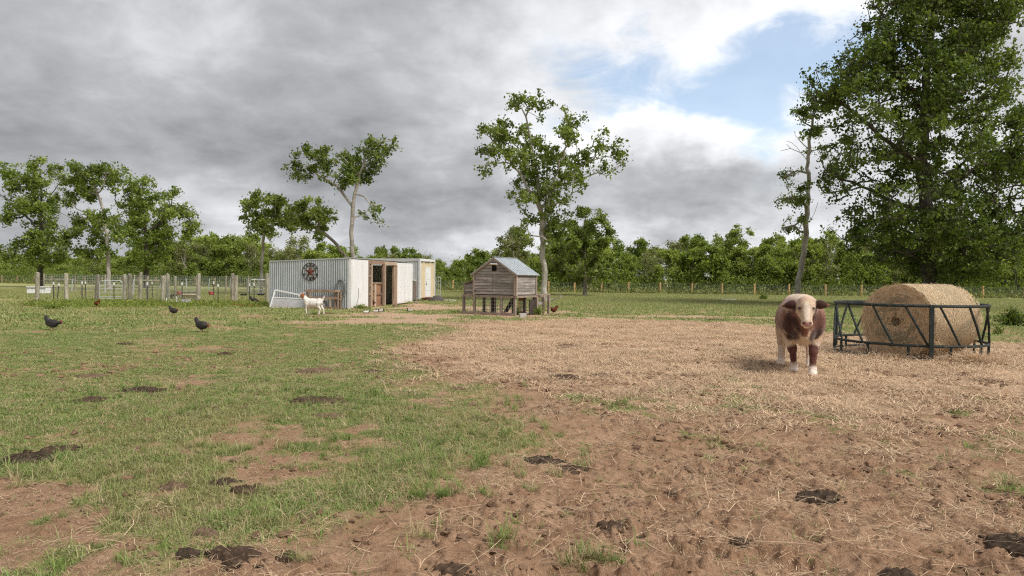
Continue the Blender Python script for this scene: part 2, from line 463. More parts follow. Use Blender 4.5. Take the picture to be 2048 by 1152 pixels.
def leaves_mesh(name, P, size, mat_, tone, rng, droop=0.35, aspect=0.70):
    """folded diamond leaves at P"""
    n = len(P)
    d = rng.normal(size=(n, 3)); d[:, 2] -= droop; d /= np.linalg.norm(d, axis=1, keepdims=True)
    u = rng.normal(size=(n, 3)); u -= d*(u*d).sum(1, keepdims=True); u /= np.linalg.norm(u, axis=1, keepdims=True)
    nn = np.cross(d, u)
    s = (size*np.exp(rng.normal(0, .28, n)))[:, None]
    v0 = P - d*s*.5; v2 = P + d*s*.5
    v1 = P + u*s*aspect*.5 + nn*s*.10 - d*s*.05; v3 = P - u*s*aspect*.5 + nn*s*.10 - d*s*.05
    V = np.stack([v0, v1, v2, v3], 1).reshape(-1, 3)
    b = np.arange(n)[:, None]*4
    F = np.concatenate([b+np.array([[0, 1, 2]]), b+np.array([[0, 2, 3]])], 1).reshape(-1, 3)
    me = np_mesh(name, V, F, mat_)
    at_ = me.attributes.new('tone', 'FLOAT', 'POINT'); at_.data.foreach_set('value', np.repeat(tone, 4).astype(np.float32))
    return me
def grow(limbs, targets, rng, step=.45, r_tip=.012, r_base=.3, gam=2.3):
    """skeleton: limb polylines first, then a twig to every target point"""
    pos = []; par = []; fixed = {}
    def chain(pts, start):
        cur = start
        for q in pts:
            pos.append(np.array(q)); par.append(cur); cur = len(pos)-1
        return cur
    for li, L in enumerate(limbs):
        L = [np.array(p, float) for p in L]
        dense = []
        for a, b in zip(L[:-1], L[1:]):
            k = max(1, int(np.linalg.norm(b-a)/step))
            for t in range(k): dense.append(a + (b-a)*t/k)
        dense.append(L[-1])
        dense = np.array(dense)
        if len(dense) > 3:
            jit = rng.normal(0, step*.10, dense.shape); jit[0] = 0; dense = dense + jit
        if li == 0: chain(dense, -1)
        else:
            Pn = np.array(pos); k = int(np.argmin(((Pn-dense[0])**2).sum(1)))
            chain(dense[1:], k)
    nl = len(pos)
    T = np.array(targets)
    Pn = np.array(pos)
    order = np.argsort([((Pn-t)**2).sum(1).min() for t in T])
    buf = np.zeros((nl + len(T)*40, 3)); buf[:nl] = Pn; cnt = nl
    tips = []
    trunk_x = Pn[0]
    for k in order:
        t = T[k]
        dv = t - buf[:cnt]
        dd = np.linalg.norm(dv, axis=1)
        cost = dd + 0.9*np.maximum(buf[:cnt, 2] - t[2] + .1*dd, 0)      # prefer to start from below
        j = int(np.argmin(cost)); a = buf[j]; L = dd[j]
        m = max(1, int(L/step)); 
        pj = par[j]; dirp = (a-pos[pj]) if pj >= 0 else np.array([0, 0, 1.]); dirp = dirp/(np.linalg.norm(dirp)+1e-6)
        ctrl = a + dirp*L*.3 + np.array([0, 0, L*.12]) + rng.normal(0, L*.06, 3)
        cur = j
        for i in range(1, m+1):
            f = i/m; q = (1-f)**2*a + 2*f*(1-f)*ctrl + f*f*t
            pos.append(q); par.append(cur); cur = len(pos)-1; buf[cnt] = q; cnt += 1
            if cnt >= len(buf)-2: break
        tips.append(cur)
        if cnt >= len(buf)-50: break
    n = len(pos); acc = np.zeros(n); par_a = np.array(par)
    for t in tips: acc[t] += 1
    # children always come after their parents
    for i in range(n-1, 0, -1):
        if acc[i] == 0: acc[i] = .6
        if par_a[i] >= 0: acc[par_a[i]] += acc[i]
    rad = r_tip*np.power(acc, 1/gam)
    f = r_base/rad[0]
    if f > 1: rad = rad*(1 + (f-1)*np.clip(rad/rad[0], 0, 1)**.6)
    else: rad = np.maximum(rad*np.where(rad > .05, np.maximum(f, .3), 1), r_tip*.8)
    # root flare
    z0 = pos[0][2]
    zz = np.array([p[2] for p in pos]) - z0
    rad[:nl] *= 1 + .45*np.exp(-zz[:nl]/(2.0*r_base+.05))
    return np.array(pos), par_a, rad, nl
def tree(name, label, cat, D, limbs, blobs, leaf='leaf_mid', bark='bark', n_leaf=9000, leaf_size=.17, dens=1.0,
         r_base=.25, depth=.9, group=None, seed=1, world_blobs=None, spread=.18, step=.45, r_tip=.014):
    rng = np.random.default_rng(seed)
    base = at(limbs[0][0][0], limbs[0][0][1], D); base = Vector((base.x, base.y, 0))
    k = D/FPX
    def lp(p):
        q = at(p[0], p[1], D); dd = p[2] if len(p) > 2 else 0.0
        return np.array([q.x-base.x, dd, q.z])
    WL = []
    for L in limbs:
        W_ = [lp(p) for p in L]
        if len(WL) == 0: W_[0][2] = -.15
        else:                                                     # side limbs swing out of the picture plane
            sw = rng.uniform(-.55, .55)
            tot = np.linalg.norm(W_[-1]-W_[0])
            for i, q in enumerate(W_): q[1] += sw*tot*(i/(len(W_)-1))
        WL.append(W_)
    T = []; LP = []; TN = []
    extra = []                                                    # ragged satellites break up the round masses
    for b in blobs:
        for _ in range(3):
            a = rng.uniform(0, 6.28); q = b[2]*rng.uniform(.75, 1.25)
            extra.append((b[0]+math.cos(a)*q, b[1]+math.sin(a)*q*.85, b[2]*rng.uniform(.28, .55)) + tuple(b[3:]))
    blobs = [(b[0], b[1], b[2]*.86) + tuple(b[3:]) for b in blobs] + extra
    tot = sum(b[2]**2 for b in blobs)
    nl_all = n_leaf
    for b in blobs:
        c = lp((b[0], b[1])); r = b[2]*k
        c[1] = rng.uniform(-1, 1)*depth*(b[3] if len(b) > 3 else 1.6)
        nt = max(3, int(dens*7*(r/.8)**1.6))
        d = rng.normal(size=(nt, 3)); d /= np.linalg.norm(d, axis=1, keepdims=True)
        t = c + d*r*np.array([1, 1, .9])*(rng.uniform(.15, 1, (nt, 1))**.5)
        T.append(t)
        wgt = rng.uniform(.15, 1, nt)**1.6; wgt /= wgt.sum()
        nl = max(8, int(nl_all*b[2]**2/tot))
        pick = rng.choice(nt, nl, p=wgt)
        off = rng.normal(0, 1, (nl, 3))*np.array([1, 1, .75])*spread
        TN.append(np.clip(rng.normal(.5, .24, nt)[pick] + rng.normal(0, .16, nl), 0, 1))
        inw = rng.uniform(0, .45, (nl, 1))
        LP.append(t[pick]*(1-inw*.35) + c*inw*.35 + off)
    T = np.concatenate(T); LP = np.concatenate(LP)
    LP = LP + (rng.normal(0, 1, LP.shape))*np.where(rng.uniform(0, 1, (len(LP), 1)) < .10, spread*.9, 0.0)
    T[:, 2] = np.maximum(T[:, 2], .4); LP[:, 2] = np.maximum(LP[:, 2], .15)
    pos, par, rad, nl = grow(WL, T, rng, step, r_tip, r_base)
    root = empty(name, base)
    tagit(root, label, cat, group)
    link('trunk', tubes_mesh('trunk', pos, par, rad, M[bark], 7), root)
    tone = np.concatenate(TN)
    link('crown', leaves_mesh('crown', LP, leaf_size, M[leaf], tone, rng), root)
    return root
# ------------------------------------------------------------------ the trees that stand alone
tree('pecan_tree', 'tall slim tree with several pale stems, just right of the wooden coop', 'tree', 47,
     [[(1089, 603), (1088, 560), (1087, 500), (1084, 450), (1080, 400), (1076, 360), (1065, 300), (1052, 235), (1035, 200)],
      [(1087, 490), (1092, 430), (1093, 370), (1098, 320), (1092, 270)], [(1092, 420), (1112, 375), (1140, 342), (1175, 318), (1215, 305)],
      [(1084, 440), (1068, 395), (1040, 345), (1008, 305), (980, 275)], [(1093, 400), (1120, 330), (1140, 265)],
      [(1092, 440), (1102, 400), (1110, 370)]],
     [(1030, 205, 17), (1060, 213, 22), (1082, 215, 15), (1045, 250, 26), (1000, 262, 26), (972, 268, 18), (1012, 290, 28), (985, 320, 24),
      (972, 345, 12), (1060, 290, 36), (1080, 335, 40), (1040, 330, 32), (1145, 245, 24), (1130, 280, 27), (1105, 300, 30), (1145, 312, 28),
      (1172, 322, 20), (1205, 288, 18), (1228, 305, 20), (1236, 325, 15), (1214, 338, 15), (1120, 360, 32), (1152, 350, 20), (1060, 378, 26),
      (1085, 385, 28), (1046, 400, 15), (1118, 398, 28), (1106, 430, 28), (1124, 455, 24), (1062, 440, 22), (1050, 470, 16), (1102, 468, 26), (1030, 385, 12)],
     'leaf_dark', 'bark_pale', 13500, .19, 1.9, .20, 1.3, seed=5)
tree('leaning_tree', 'forked open-crowned tree with a long left limb, rising behind the metal shed', 'tree', 52,
     [[(708, 596), (706, 520), (704, 450), (708, 400), (712, 372)], [(712, 380), (722, 350), (736, 310), (748, 290)],
      [(705, 418), (690, 395), (668, 370), (642, 355), (620, 342), (605, 338)], [(711, 392), (728, 394), (742, 408), (750, 432)]],
     [(600, 332, 16), (588, 345, 11), (625, 306, 17), (650, 312, 18), (675, 306, 15), (640, 335, 19), (668, 336, 18), (690, 330, 20),
      (715, 322, 22), (735, 295, 22), (756, 298, 20), (774, 292, 12), (746, 328, 18), (725, 350, 20), (762, 328, 13), (700, 352, 16), (678, 364, 12),
      (742, 412, 9), (756, 424, 8), (724, 430, 7), (712, 368, 16), (788, 284, 7), (755, 440, 6), (610, 355, 10)],
     'leaf_mid', 'bark_pale', 6800, .19, 1.8, .16, 1.0, seed=8)
tree('bent_tree', 'small tree with a trunk bent far left, between the forked tree and shed', 'tree', 56,
     [[(694, 592), (690, 512), (674, 490), (652, 470), (634, 460), (612, 446)], [(634, 460), (640, 440), (645, 425)]],
     [(618, 438, 22), (600, 420, 20), (618, 405, 14), (640, 428, 19), (655, 440, 15), (646, 460, 13), (660, 424, 8), (592, 450, 16), (630, 470, 10)],
     'leaf_light', 'bark', 4200, .19, 1.7, .13, 1.0, seed=12)
tree('slender_tree', 'pale slender forked tree at the left end of the metal shed', 'tree', 58,
     [[(523, 590), (522, 540), (525, 505), (527, 462), (530, 430)], [(524, 512), (538, 490), (546, 465)]],
     [(505, 418, 16), (530, 408, 20), (555, 405, 20), (575, 420, 18), (520, 440, 20), (550, 440, 22), (575, 445, 18), (545, 464, 15), (510, 456, 13), (592, 442, 13), (498, 435, 9)],
     'leaf_light', 'bark_pale', 6800, .20, 1.8, .13, 1.1, seed=14)
tree('broad_tree', 'leafy tree at far left, foliage hanging low round its dark trunk', 'tree', 76,
     [[(82, 576), (82, 500), (83, 420), (84, 370), (82, 345)], [(83, 430), (60, 390), (30, 360)], [(83, 420), (105, 380), (118, 360)], [(83, 470), (55, 440), (35, 425)]],
     [(25, 345, 20), (18, 372, 20), (52, 338, 15), (80, 334, 18), (100, 336, 15), (60, 368, 25), (90, 375, 22), (122, 358, 17), (28, 420, 22), (55, 410, 25),
      (85, 420, 28), (38, 442, 16), (110, 430, 22), (70, 468, 28), (95, 480, 28), (60, 505, 28), (90, 515, 30), (122, 508, 18), (45, 490, 18), (8, 388, 12), (8, 440, 8)],
     'leaf_mid', 'bark_dark', 14500, .24, 1.7, .26, 1.6, seed=21, spread=.24)
tree('tall_tree', 'open tree with a curved pale trunk behind the pen gate at left', 'tree', 70,
     [[(218, 580), (217, 520), (214, 470), (206, 420), (195, 388), (186, 362)], [(214, 460), (190, 430), (160, 420)], [(196, 392), (212, 370), (220, 350)]],
     [(165, 338, 17), (190, 335, 22), (215, 344, 16), (150, 368, 22), (176, 364, 25), (206, 362, 17), (140, 390, 17), (162, 390, 17), (135, 440, 22),
      (150, 470, 22), (130, 482, 20), (180, 440, 20), (200, 432, 16), (190, 482, 22), (170, 502, 18), (226, 440, 20), (238, 470, 16), (215, 500, 14), (232, 345, 8)],
     'leaf_mid', 'bark_pale', 10500, .235, 1.7, .2, 1.4, seed=22, spread=.24)
tree('round_tree', 'dense round-crowned tree, rightmost of the left-hand trio behind the pen', 'tree', 80,
     [[(293, 574), (293, 500), (290, 450), (282, 415)], [(292, 470), (320, 440), (345, 425)], [(291, 460), (262, 430), (255, 405)]],
     [(258, 368, 17), (270, 386, 20), (250, 402, 20), (300, 394, 28), (326, 394, 20), (346, 415, 22), (320, 420, 28), (285, 430, 32), (255, 430, 22), (366, 430, 15),
      (350, 450, 22), (310, 460, 32), (270, 460, 28), (240, 452, 18), (342, 480, 22), (300, 495, 28), (265, 490, 22), (328, 510, 18), (290, 525, 22), (372, 455, 10)],
     'leaf_mid', 'bark_dark', 16500, .24, 1.7, .28, 1.9, seed=23, spread=.25)
# the big one on the right: crown filled from an outline that goes on beyond the frame
rb = np.random.default_rng(31)
prof = [(-150, 1810, 1960), (-90, 1750, 2040), (-30, 1738, 2055), (30, 1740, 2030), (90, 1728, 1992), (130, 1655, 1978), (180, 1625, 1978), (230, 1622, 2050), (300, 1655, 2110),
        (360, 1660, 2120), (420, 1655, 2120), (470, 1690, 2090), (510, 1735, 2040), (540, 1830, 1960)]
bigb = []
ys_, l_, r_ = zip(*prof)
for _ in range(330):
    yy = rb.uniform(-150, 545); lo = np.interp(yy, ys_, l_); hi = np.interp(yy, ys_, r_)
    rr = rb.uniform(18, 42); xx = rb.uniform(lo+rr*.7, hi-rr*.7)
    c = (lo+hi)/2; w = (hi-lo)/2
    dep = math.sqrt(max(.05, 1-((xx-c)/w)**2))*w*42/FPX*.85
    bigb.append((xx, yy, rr, dep))
bigb += [(1990, 40, 16, 2), (2020, 25, 16, 2), (2045, 0, 16, 2), (1960, 90, 22, 3), (1635, 150, 16, 2), (1620, 205, 14, 1), (1745, 20, 14, 2), (1735, 60, 12, 2), (1700, 120, 20, 3)]
tree('oak_tree', 'huge dark spreading tree behind the hay bale, cut by the right edge', 'tree', 42,
     [[(1863, 612), (1860, 540), (1856, 470), (1850, 400), (1843, 330), (1845, 260), (1850, 180), (1858, 100), (1868, 20), (1872, -60), (1875, -120)],
      [(1845, 240), (1880, 165), (1920, 110), (1960, 62), (2000, 22), (2040, -20)], [(1848, 340), (1785, 285), (1720, 225), (1665, 180)],
      [(1855, 430), (1765, 375), (1690, 330)], [(1856, 490), (1775, 455), (1690, 430)], [(1852, 410), (1930, 355), (2010, 300)],
      [(1857, 480), (1940, 445), (2040, 420)], [(1850, 200), (1800, 140), (1765, 80)], [(1858, 520), (1930, 500), (2000, 490)], [(1858, 530), (1800, 510), (1750, 500)]],
     bigb, 'leaf_oak', 'bark_dark', 105000, .18, .60, .42, 1.0, seed=33, spread=.23, step=.6)
tree('snag_tree', 'thin half-dead tree with bare grey twigs, leaning beside the huge tree', 'tree', 50,
     [[(1592, 600), (1600, 545), (1611, 490), (1613, 440), (1618, 400), (1616, 350), (1618, 300), (1622, 255), (1630, 220)],
      [(1613, 446), (1626, 425), (1634, 405)], [(1617, 325), (1600, 305), (1582, 298), (1562, 302)], [(1618, 300), (1605, 275), (1596, 255)],
      [(1617, 345), (1598, 340), (1578, 350)], [(1614, 420), (1596, 400), (1578, 398)], [(1582, 298), (1570, 290)], [(1600, 305), (1585, 285), (1575, 282)], [(1612, 470), (1592, 452), (1575, 455)]],
     [(1596, 232, 13), (1612, 214, 11), (1582, 346, 9), (1592, 376, 10), (1600, 402, 9), (1588, 402, 10), (1570, 406, 6), (1592, 440, 9), (1582, 462, 7), (1632, 262, 12), (1640, 225, 10), (1630, 300, 8), (1560, 398, 4)],
     'leaf_mid', 'bark_pale', 4200, .15, 1.9, .20, .9, seed=35, r_tip=.017)
tree('bushy_tree', 'bushy light green tree behind the tall slim tree, right of it', 'tree', 64,
     [[(1170, 592), (1170, 520), (1166, 470), (1170, 435)], [(1168, 490), (1190, 460), (1205, 450)]],
     [(1170, 430, 16), (1195, 440, 16), (1212, 460, 14), (1150, 450, 18), (1180, 470, 22), (1200, 490, 18), (1140, 480, 22), (1160, 510, 28), (1190, 522, 20), (1130, 520, 18), (1112, 500, 20),
      (1220, 472, 8), (1120, 545, 20), (1160, 550, 22), (1195, 552, 18)],
     'leaf_light', 'bark', 11000, .22, 1.2, .17, 1.5, seed=41)
tree('willow_tree', 'pale grey-green airy tree behind the coop roof', 'tree', 66,
     [[(1028, 590), (1028, 530), (1024, 480), (1020, 460)], [(1028, 520), (1045, 480), (1050, 455)]],
     [(1022, 470, 16), (1040, 465, 14), (1010, 490, 14), (1035, 495, 20), (1050, 515, 18), (1015, 520, 18), (1040, 540, 20), (1060, 480, 10), (1000, 510, 10)],
     'leaf_grey', 'bark_pale', 6000, .17, 1.2, .13, 1.2, seed=42)
tree('scrub_oak', 'small dark tree poking above the scrub left of the coop roof', 'tree', 74,
     [[(962, 588), (962, 540), (960, 510)], [(962, 540), (972, 515)]],
     [(960, 508, 12), (972, 515, 10), (948, 520, 10), (962, 530, 15), (950, 545, 13), (975, 545, 13), (962, 565, 15)],
     'leaf_dark', 'bark_dark', 5000, .21, 1.0, .13, 1.2, seed=43)
tree('light_tree', 'light green rounded tree rising above the scrub at centre right', 'tree', 88,
     [[(1462, 586), (1462, 530), (1460, 490), (1461, 465)], [(1461, 510), (1480, 485)]],
     [(1462, 462, 15), (1478, 470, 14), (1446, 475, 14), (1465, 485, 20), (1490, 495, 16), (1440, 500, 16), (1465, 515, 24), (1490, 530, 20), (1440, 535, 20), (1465, 555, 22)],
     'leaf_light', 'bark', 9000, .24, 1.2, .17, 1.6, seed=44)

# ------------------------------------------------------------------ woods beyond the fence
def scrub_proto(seed, leaf, bark, h=6.5, w=3.2, n=6800, size=.25, stems=4, low=.12):
    rng = np.random.default_rng(seed)
    limbs = []; T = []; LP = []
    for i in range(stems):
        a = rng.uniform(0, 6.28); rr = rng.uniform(.1, .5)
        tx, ty = math.cos(a)*w*.35*rng.uniform(.3, 1), math.sin(a)*w*.35*rng.uniform(.3, 1)
        top = h*rng.uniform(.62, .92)
        limbs.append([(rr*math.cos(a), rr*math.sin(a), -.1), (tx*.4, ty*.4, top*.35), (tx*.8, ty*.8, top*.7), (tx, ty, top)])
    nb = 26
    for i in range(nb):
        z = h*(low + (.97-low)*rng.uniform(0, 1)**.8)
        ww = w*.5*math.sqrt(max(.08, 1-((z/h-.42)/.62)**2))
        a = rng.uniform(0, 6.28); q = rng.uniform(.35, 1)**.6
        c = np.array([math.cos(a)*ww*q, math.sin(a)*ww*q, z]); r = rng.uniform(.35, .8)*h/6.5
        nt = 7
        d = rng.normal(size=(nt, 3)); d /= np.linalg.norm(d, axis=1, keepdims=True)
        t = c + d*r*rng.uniform(.3, 1, (nt, 1)); t[:, 2] += rng.uniform(0, .5, nt)*(z > h*.75)
        T.append(t); nl = int(n/nb)
        LP.append(t[rng.integers(0, nt, nl)] + rng.normal(0, .24, (nl, 3))*np.array([1, 1, .8]))
    T = np.concatenate(T); LP = np.concatenate(LP); T[:, 2] = np.maximum(T[:, 2], .3); LP[:, 2] = np.maximum(LP[:, 2], .05)
    pos, par, rad, nl = grow(limbs, T, rng, .6, .014, .11)
    tr = tubes_mesh('trunk', pos, par, rad, M[bark], 5)
    cr = leaves_mesh('crown', LP, size, M[leaf], np.clip(rng.normal(.5, .25, len(LP)), 0, 1), rng)
    return tr, cr
PROTO = [scrub_proto(51, 'leaf_woods', 'bark', 6.5, 4.6), scrub_proto(52, 'leaf_woods2', 'bark', 6.5, 4.2), scrub_proto(53, 'leaf_woods2', 'bark_dark', 6.5, 5.0, low=.05),
         scrub_proto(54, 'leaf_mid', 'bark_dark', 6.5, 4.6, low=.05), scrub_proto(55, 'leaf_grey', 'bark_pale', 6.5, 3.4, 4400, .20), scrub_proto(56, 'leaf_woods', 'bark', 6.5, 5.4, low=.04)]
WTOP = [(-420, 490), (-200, 495), (0, 508), (40, 516), (130, 510), (230, 505), (360, 486), (420, 478), (480, 484), (600, 490), (720, 500), (800, 506), (860, 512), (915, 514), (960, 506),
        (1010, 495), (1060, 485), (1180, 480), (1240, 497), (1300, 490), (1360, 485), (1430, 482), (1500, 496), (1560, 490), (1650, 486), (1750, 480), (2048, 470), (2500, 470)]
FENCE = [Vector((-130, 122, 0)), Vector((-76, 105.5, 0)), Vector((-7.2, 84, 0)), Vector((13, 78.5, 0)), Vector((49.5, 73.5, 0)), Vector((95, 68, 0))]
def fence_y(x):
    return float(np.interp(x, [p.x for p in FENCE], [p.y for p in FENCE]))
KIND = ['light green scrub tree', 'mid green scrub tree', 'mid green leafy bush', 'dark green tree', 'thin grey-green tree', 'broad light green bush']
ROWN = ['at the woods front', 'in the mid woods', 'at the woods back']
PLACE = [(40, 'at the far left edge'), (150, 'behind the leftmost pen posts'), (300, 'behind the pen gate'), (430, 'behind the red tubs of the pen'), (545, 'behind the slender forked tree'),
         (700, 'behind the corrugated wall'), (870, 'behind the white shed front'), (960, 'between container and coop'), (1080, 'behind the coop'), (1230, 'right of the slim pale tree'),
         (1330, 'well right of the slim tree'), (1440, 'left of the light rounded tree'), (1560, 'left of the cow'), (1680, 'behind the cow'), (1850, 'left of the huge trunk'), (1990, 'behind the hay bale'), (9999, 'at the far right edge')]
def place_scrub(x, y, h, kind, wid=1.0, row=0):
    tr, cr = PROTO[kind]
    o = empty('scrub_tree', (x, y, 0), random.uniform(0, 6.28)); s = h/6.6
    o.scale = (s*wid, s*wid, s)
    px = 1024+FPX*x/y; where = next(t for q, t in PLACE if px < q)
    lab = '%s %s, %s' % (KIND[kind], ROWN[row], where)
    tagit(o, lab, 'tree', 'woods: ' + lab)
    link('trunk', tr, o); link('crown', cr, o)
random.seed(77)
for row, (off, sp, hs, kinds) in enumerate(((5, 2.25, .84, (0, 1, 2, 5, 4, 2, 0, 5, 4)), (10.5, 3.0, 1.0, (0, 1, 3, 1, 4, 4, 0, 0)), (19, 4.6, 1.0, (3, 1, 3, 1)))):
    x = -112.0
    while x < 96:
        xx = x + random.uniform(-1.1, 1.1); y = fence_y(xx) + off + random.uniform(-1.8, 1.8)
        px = 1024 + FPX*xx/y
        yt = float(np.interp(px, [p[0] for p in WTOP], [p[1] for p in WTOP]))
        hz = 557 + (px-1024)*math.tan(ROLL)
        h = (CAM_H + (hz-yt)*y/FPX) * random.uniform(.70, 1.16) * hs
        if -150 < px < 2200: place_scrub(xx, y, max(h, 2.6), random.choice(kinds), random.uniform(.9, 1.3), row)
        x += sp*(1.0 if px < 1100 else .9)
# low growth along the fence foot: nobody could count it
def leafy_mass(name, label, cat, pts, n, size, leafm, hz, seed):
    rng = np.random.default_rng(seed)
    k = rng.integers(0, len(pts), n); P = np.array(pts)[k]
    P = P + rng.normal(0, 1, (n, 3))*np.array([1.1, .9, 0]); P[:, 2] = np.abs(rng.normal(0, hz, n))
    o = link(name, leaves_mesh(name, P, size, M[leafm], np.clip(rng.normal(.5, .25, n), 0, 1), rng, droop=-.8, aspect=.3))
    return tagit(o, label, cat, kind='stuff')
fp = [(x, fence_y(x)+random.uniform(1.2, 4.5), 0) for x in np.arange(-112, 96, .8)]
leafy_mass('undergrowth', 'tangled low undergrowth along the foot of the woods', 'undergrowth', fp, 90000, .28, 'leaf_mid', 1.45, 61)
fp = [(x, fence_y(x)+random.uniform(-.5, 1.6), 0) for x in np.arange(-112, 96, .6)]
leafy_mass('tall_grass', 'unmown tall grass along the far wire fence', 'grass', fp, 22000, .36, 'leaf_grey', .30, 62)
# ------------------------------------------------------------------ far fence
M['post_new'] = mat('post_new', (.60, .38, .17), (.48, .29, .12), (.66, .46, .24), 4, .85, .004, vary=.12)
M['post_brown'] = mat('post_brown', (.40, .29, .18), (.29, .21, .14), None, 4, .9, .004, vary=.15)
M['tie'] = mat('old_post', (.34, .31, .235), (.19, .17, .125), (.46, .43, .35), 5, .95, .02, 12, stretch=(1, 1, .3), vary=.25)
M['wire'] = mat('wire', (.36, .37, .37), None, None, 3, .5, metal=.7)
M['wire_pale'] = mat('wire_pale', (.42, .44, .44), None, None, 3, .5, metal=.3)
M['steel_green'] = mat('steel_post', (.05, .055, .05), (.09, .07, .055), None, 5, .7)
M['white'] = mat('white_paint', (.80, .80, .79), (.72, .72, .70), None, 1.5, .6)
M['galv'] = mat('galvanised', (.60, .62, .63), (.48, .50, .51), None, 2, .45, metal=.5)

def wire_panel(mb, a, b, h, dv, zs, r):
    a = Vector(a); b = Vector(b); L = (b-a).length; n = max(1, round(L/dv))
    for z in zs: mb.beam(a+Vector((0, 0, z)), b+Vector((0, 0, z)), r*2, r*2)
    for i in range(n+1):
        p = a.lerp(b, i/n); mb.beam(p+Vector((0, 0, .03)), p+Vector((0, 0, h)), r*2, r*2, (1, 0, 0))
ff = empty('wire_fence', (13, 78.5, 0))
tagit(ff, 'long wire mesh fence on round wooden posts in front of the woods', 'fence')
fo = ff.location.copy()
pm = MB().tube([(0, 0, -.1), (0, 0, 1.27)], [.115, .105], 9).mesh('post', M['post_new'], False)
pm2 = MB().tube([(0, 0, -.1), (0, 0, 1.2)], [.13, .115], 9).mesh('post', M['post_brown'], False)
right_px = [906, 1043, 1097, 1149, 1203, 1257, 1320, 1384, 1444, 1509, 1578, 1651, 1723, 1802, 1883, 1966, 2049, 2135, 2225]
prev = None
xs = []
for px in right_px:
    k = (px-1024)/FPX
    lo, hi = -80.0, 95.0
    for _ in range(40):
        mid = (lo+hi)/2
        if mid/fence_y(mid) < k: lo = mid
        else: hi = mid
    xs.append(mid)
lx = xs[0]-3.4
left = []
while lx > -112: left.append(lx); lx -= 3.1 + random.uniform(-.5, .5)*.6
for x in left: link('post', pm2 if x < -22 else pm, ff, Vector((x, fence_y(x), 0))-fo)
for x in xs: link('post', pm, ff, Vector((x, fence_y(x), 0))-fo)
wm = MB(); allx = sorted(left+xs)
for a, b in zip(allx[:-1], allx[1:]):
    wire_panel(wm, Vector((a, fence_y(a)-.09, 0))-fo, Vector((b, fence_y(b)-.09, 0))-fo, 1.16, .17, (.06, .2, .35, .52, .68, .84, 1.0, 1.16), .0040)
wm.build('wire_mesh', M['wire'], ff)

# ------------------------------------------------------------------ pen at the left
pf = empty('pen_fence', gp(300, 602))
tagit(pf, 'old pen fence of thick weathered wooden posts and pale wire mesh left of the shed', 'fence')
po = pf.location.copy()
def split_post(h, r, seed):
    rng = random.Random(seed); mb = MB(); lean = (rng.uniform(-.03, .03), rng.uniform(-.03, .03))
    zz = [-.1, h*.33, h*.66, h*.985, h]
    mb.tube([(lean[0]*z+rng.uniform(-.012, .012), lean[1]*z, z) for z in zz], [r*1.06, r*rng.uniform(.94, 1.04), r*rng.uniform(.93, 1.02), r*.96, r*.80], 9)
    return mb.mesh('post', M['tie'])
front = [(74, 602, 545), (133, 602, 547), (193, 601, 549), (250, 600, 549), (261, 602, 548), (280, 600, 546), (294, 599, 553), (326, 604, 552), (336, 600, 548), (351, 598, 553),
         (397, 604, 547), (465, 604, 547), (472, 604, 551), (535, 606, 547)]
fpos = []
for i, (px, yb, yt) in enumerate(front):
    p = gp(px, yb); h = at(px, yt, p.y).z
    link('post', split_post(h, .112 if i not in (6, 9) else .08, i), pf, p-po); fpos.append(p)
# pale thin posts standing further in
for i, (px, yt, yb, lean) in enumerate([(143, 558, 584, .1), (210, 558, 585, 0), (266, 559, 590, .05), (319, 557, 578, .22), (373, 557, 578, -.05), (417, 557, 579, .12), (451, 555, 590, .02), (460, 557, 576, .03), (495, 555, 588, 0), (541, 553, 595, 0)]):
    p = gp(px, yb); h = at(px, yt, p.y).z
    MB().tube([(0, 0, -.1), (lean*.5, 0, h*.5), (lean, .02, h)], [.055, .05, .05], 7).build('pale_post', M['tie'] if i in (6, 8) else M['galv'], pf, p-po)
# steel posts with white tips
for i, (px, yt, yb, lean) in enumerate([(107, 564, 601, 0), (114, 567, 600, .12), (164, 563, 602, 0), (170, 563, 597, .03), (228, 565, 604, 0), (294.5, 565, 605, 0), (305, 564, 596, -.03), (364, 565, 605, 0),
                                         (428, 563, 602, -.03), (436, 568, 608, 0), (499, 567, 606, 0), (508, 566, 606, 0)]):
    p = gp(px, yb); h = at(px, yt, p.y).z
    s = MB(); s.beam((0, 0, -.1), (lean, 0, h), .05, .012, (0, 1, 0)); s.beam((0, .02, -.1), (lean, .02, h), .012, .045, (0, 1, 0))
    so = s.build('steel_post', M['steel_green'], pf, p-po)
    MB().beam((lean*.86, 0, h*.86), (lean, 0, h+.005), .056, .056, (0, 1, 0)).build('white_tip', M['white'], so)
# mesh: the front run hangs between the thick posts, the back run is taller and paler
wm = MB()
for i in range(len(fpos)-1):
    if i == 2: continue                                        # the gate hangs there
    wire_panel(wm, fpos[i]-po+Vector((0, .14, 0)), fpos[i+1]-po+Vector((0, .14, 0)), 1.15, .3, (.1, .35, .6, .85, 1.15), .0035)
wm.build('wire_mesh', M['wire'], pf)
bf = empty('mesh_fence', (-26, 60, 0)); bo = bf.location.copy()
tagit(bf, 'pale galvanised mesh fence along the back of the pen', 'fence')
bx = [gp(88, 582), gp(150, 582), gp(210, 582), gp(269, 582), gp(330, 582.5), gp(393, 583), gp(452, 583.5), gp(497, 584), gp(545, 584)]
bx = [Vector((p.x, p.y, 0)) for p in bx]
for p in bx: MB().tube([(0, 0, -.1), (0, 0, 1.52)], .07, 8).build('post', M['tie'], bf, p-bo)
wm = MB()
for a, b in zip(bx[:-1], bx[1:]): wire_panel(wm, a-bo, b-bo, 1.46, .2, (.05, .22, .40, .58, .76, .94, 1.12, 1.29, 1.46), .0062)
wm.build('wire_mesh', M['wire_pale'], bf)
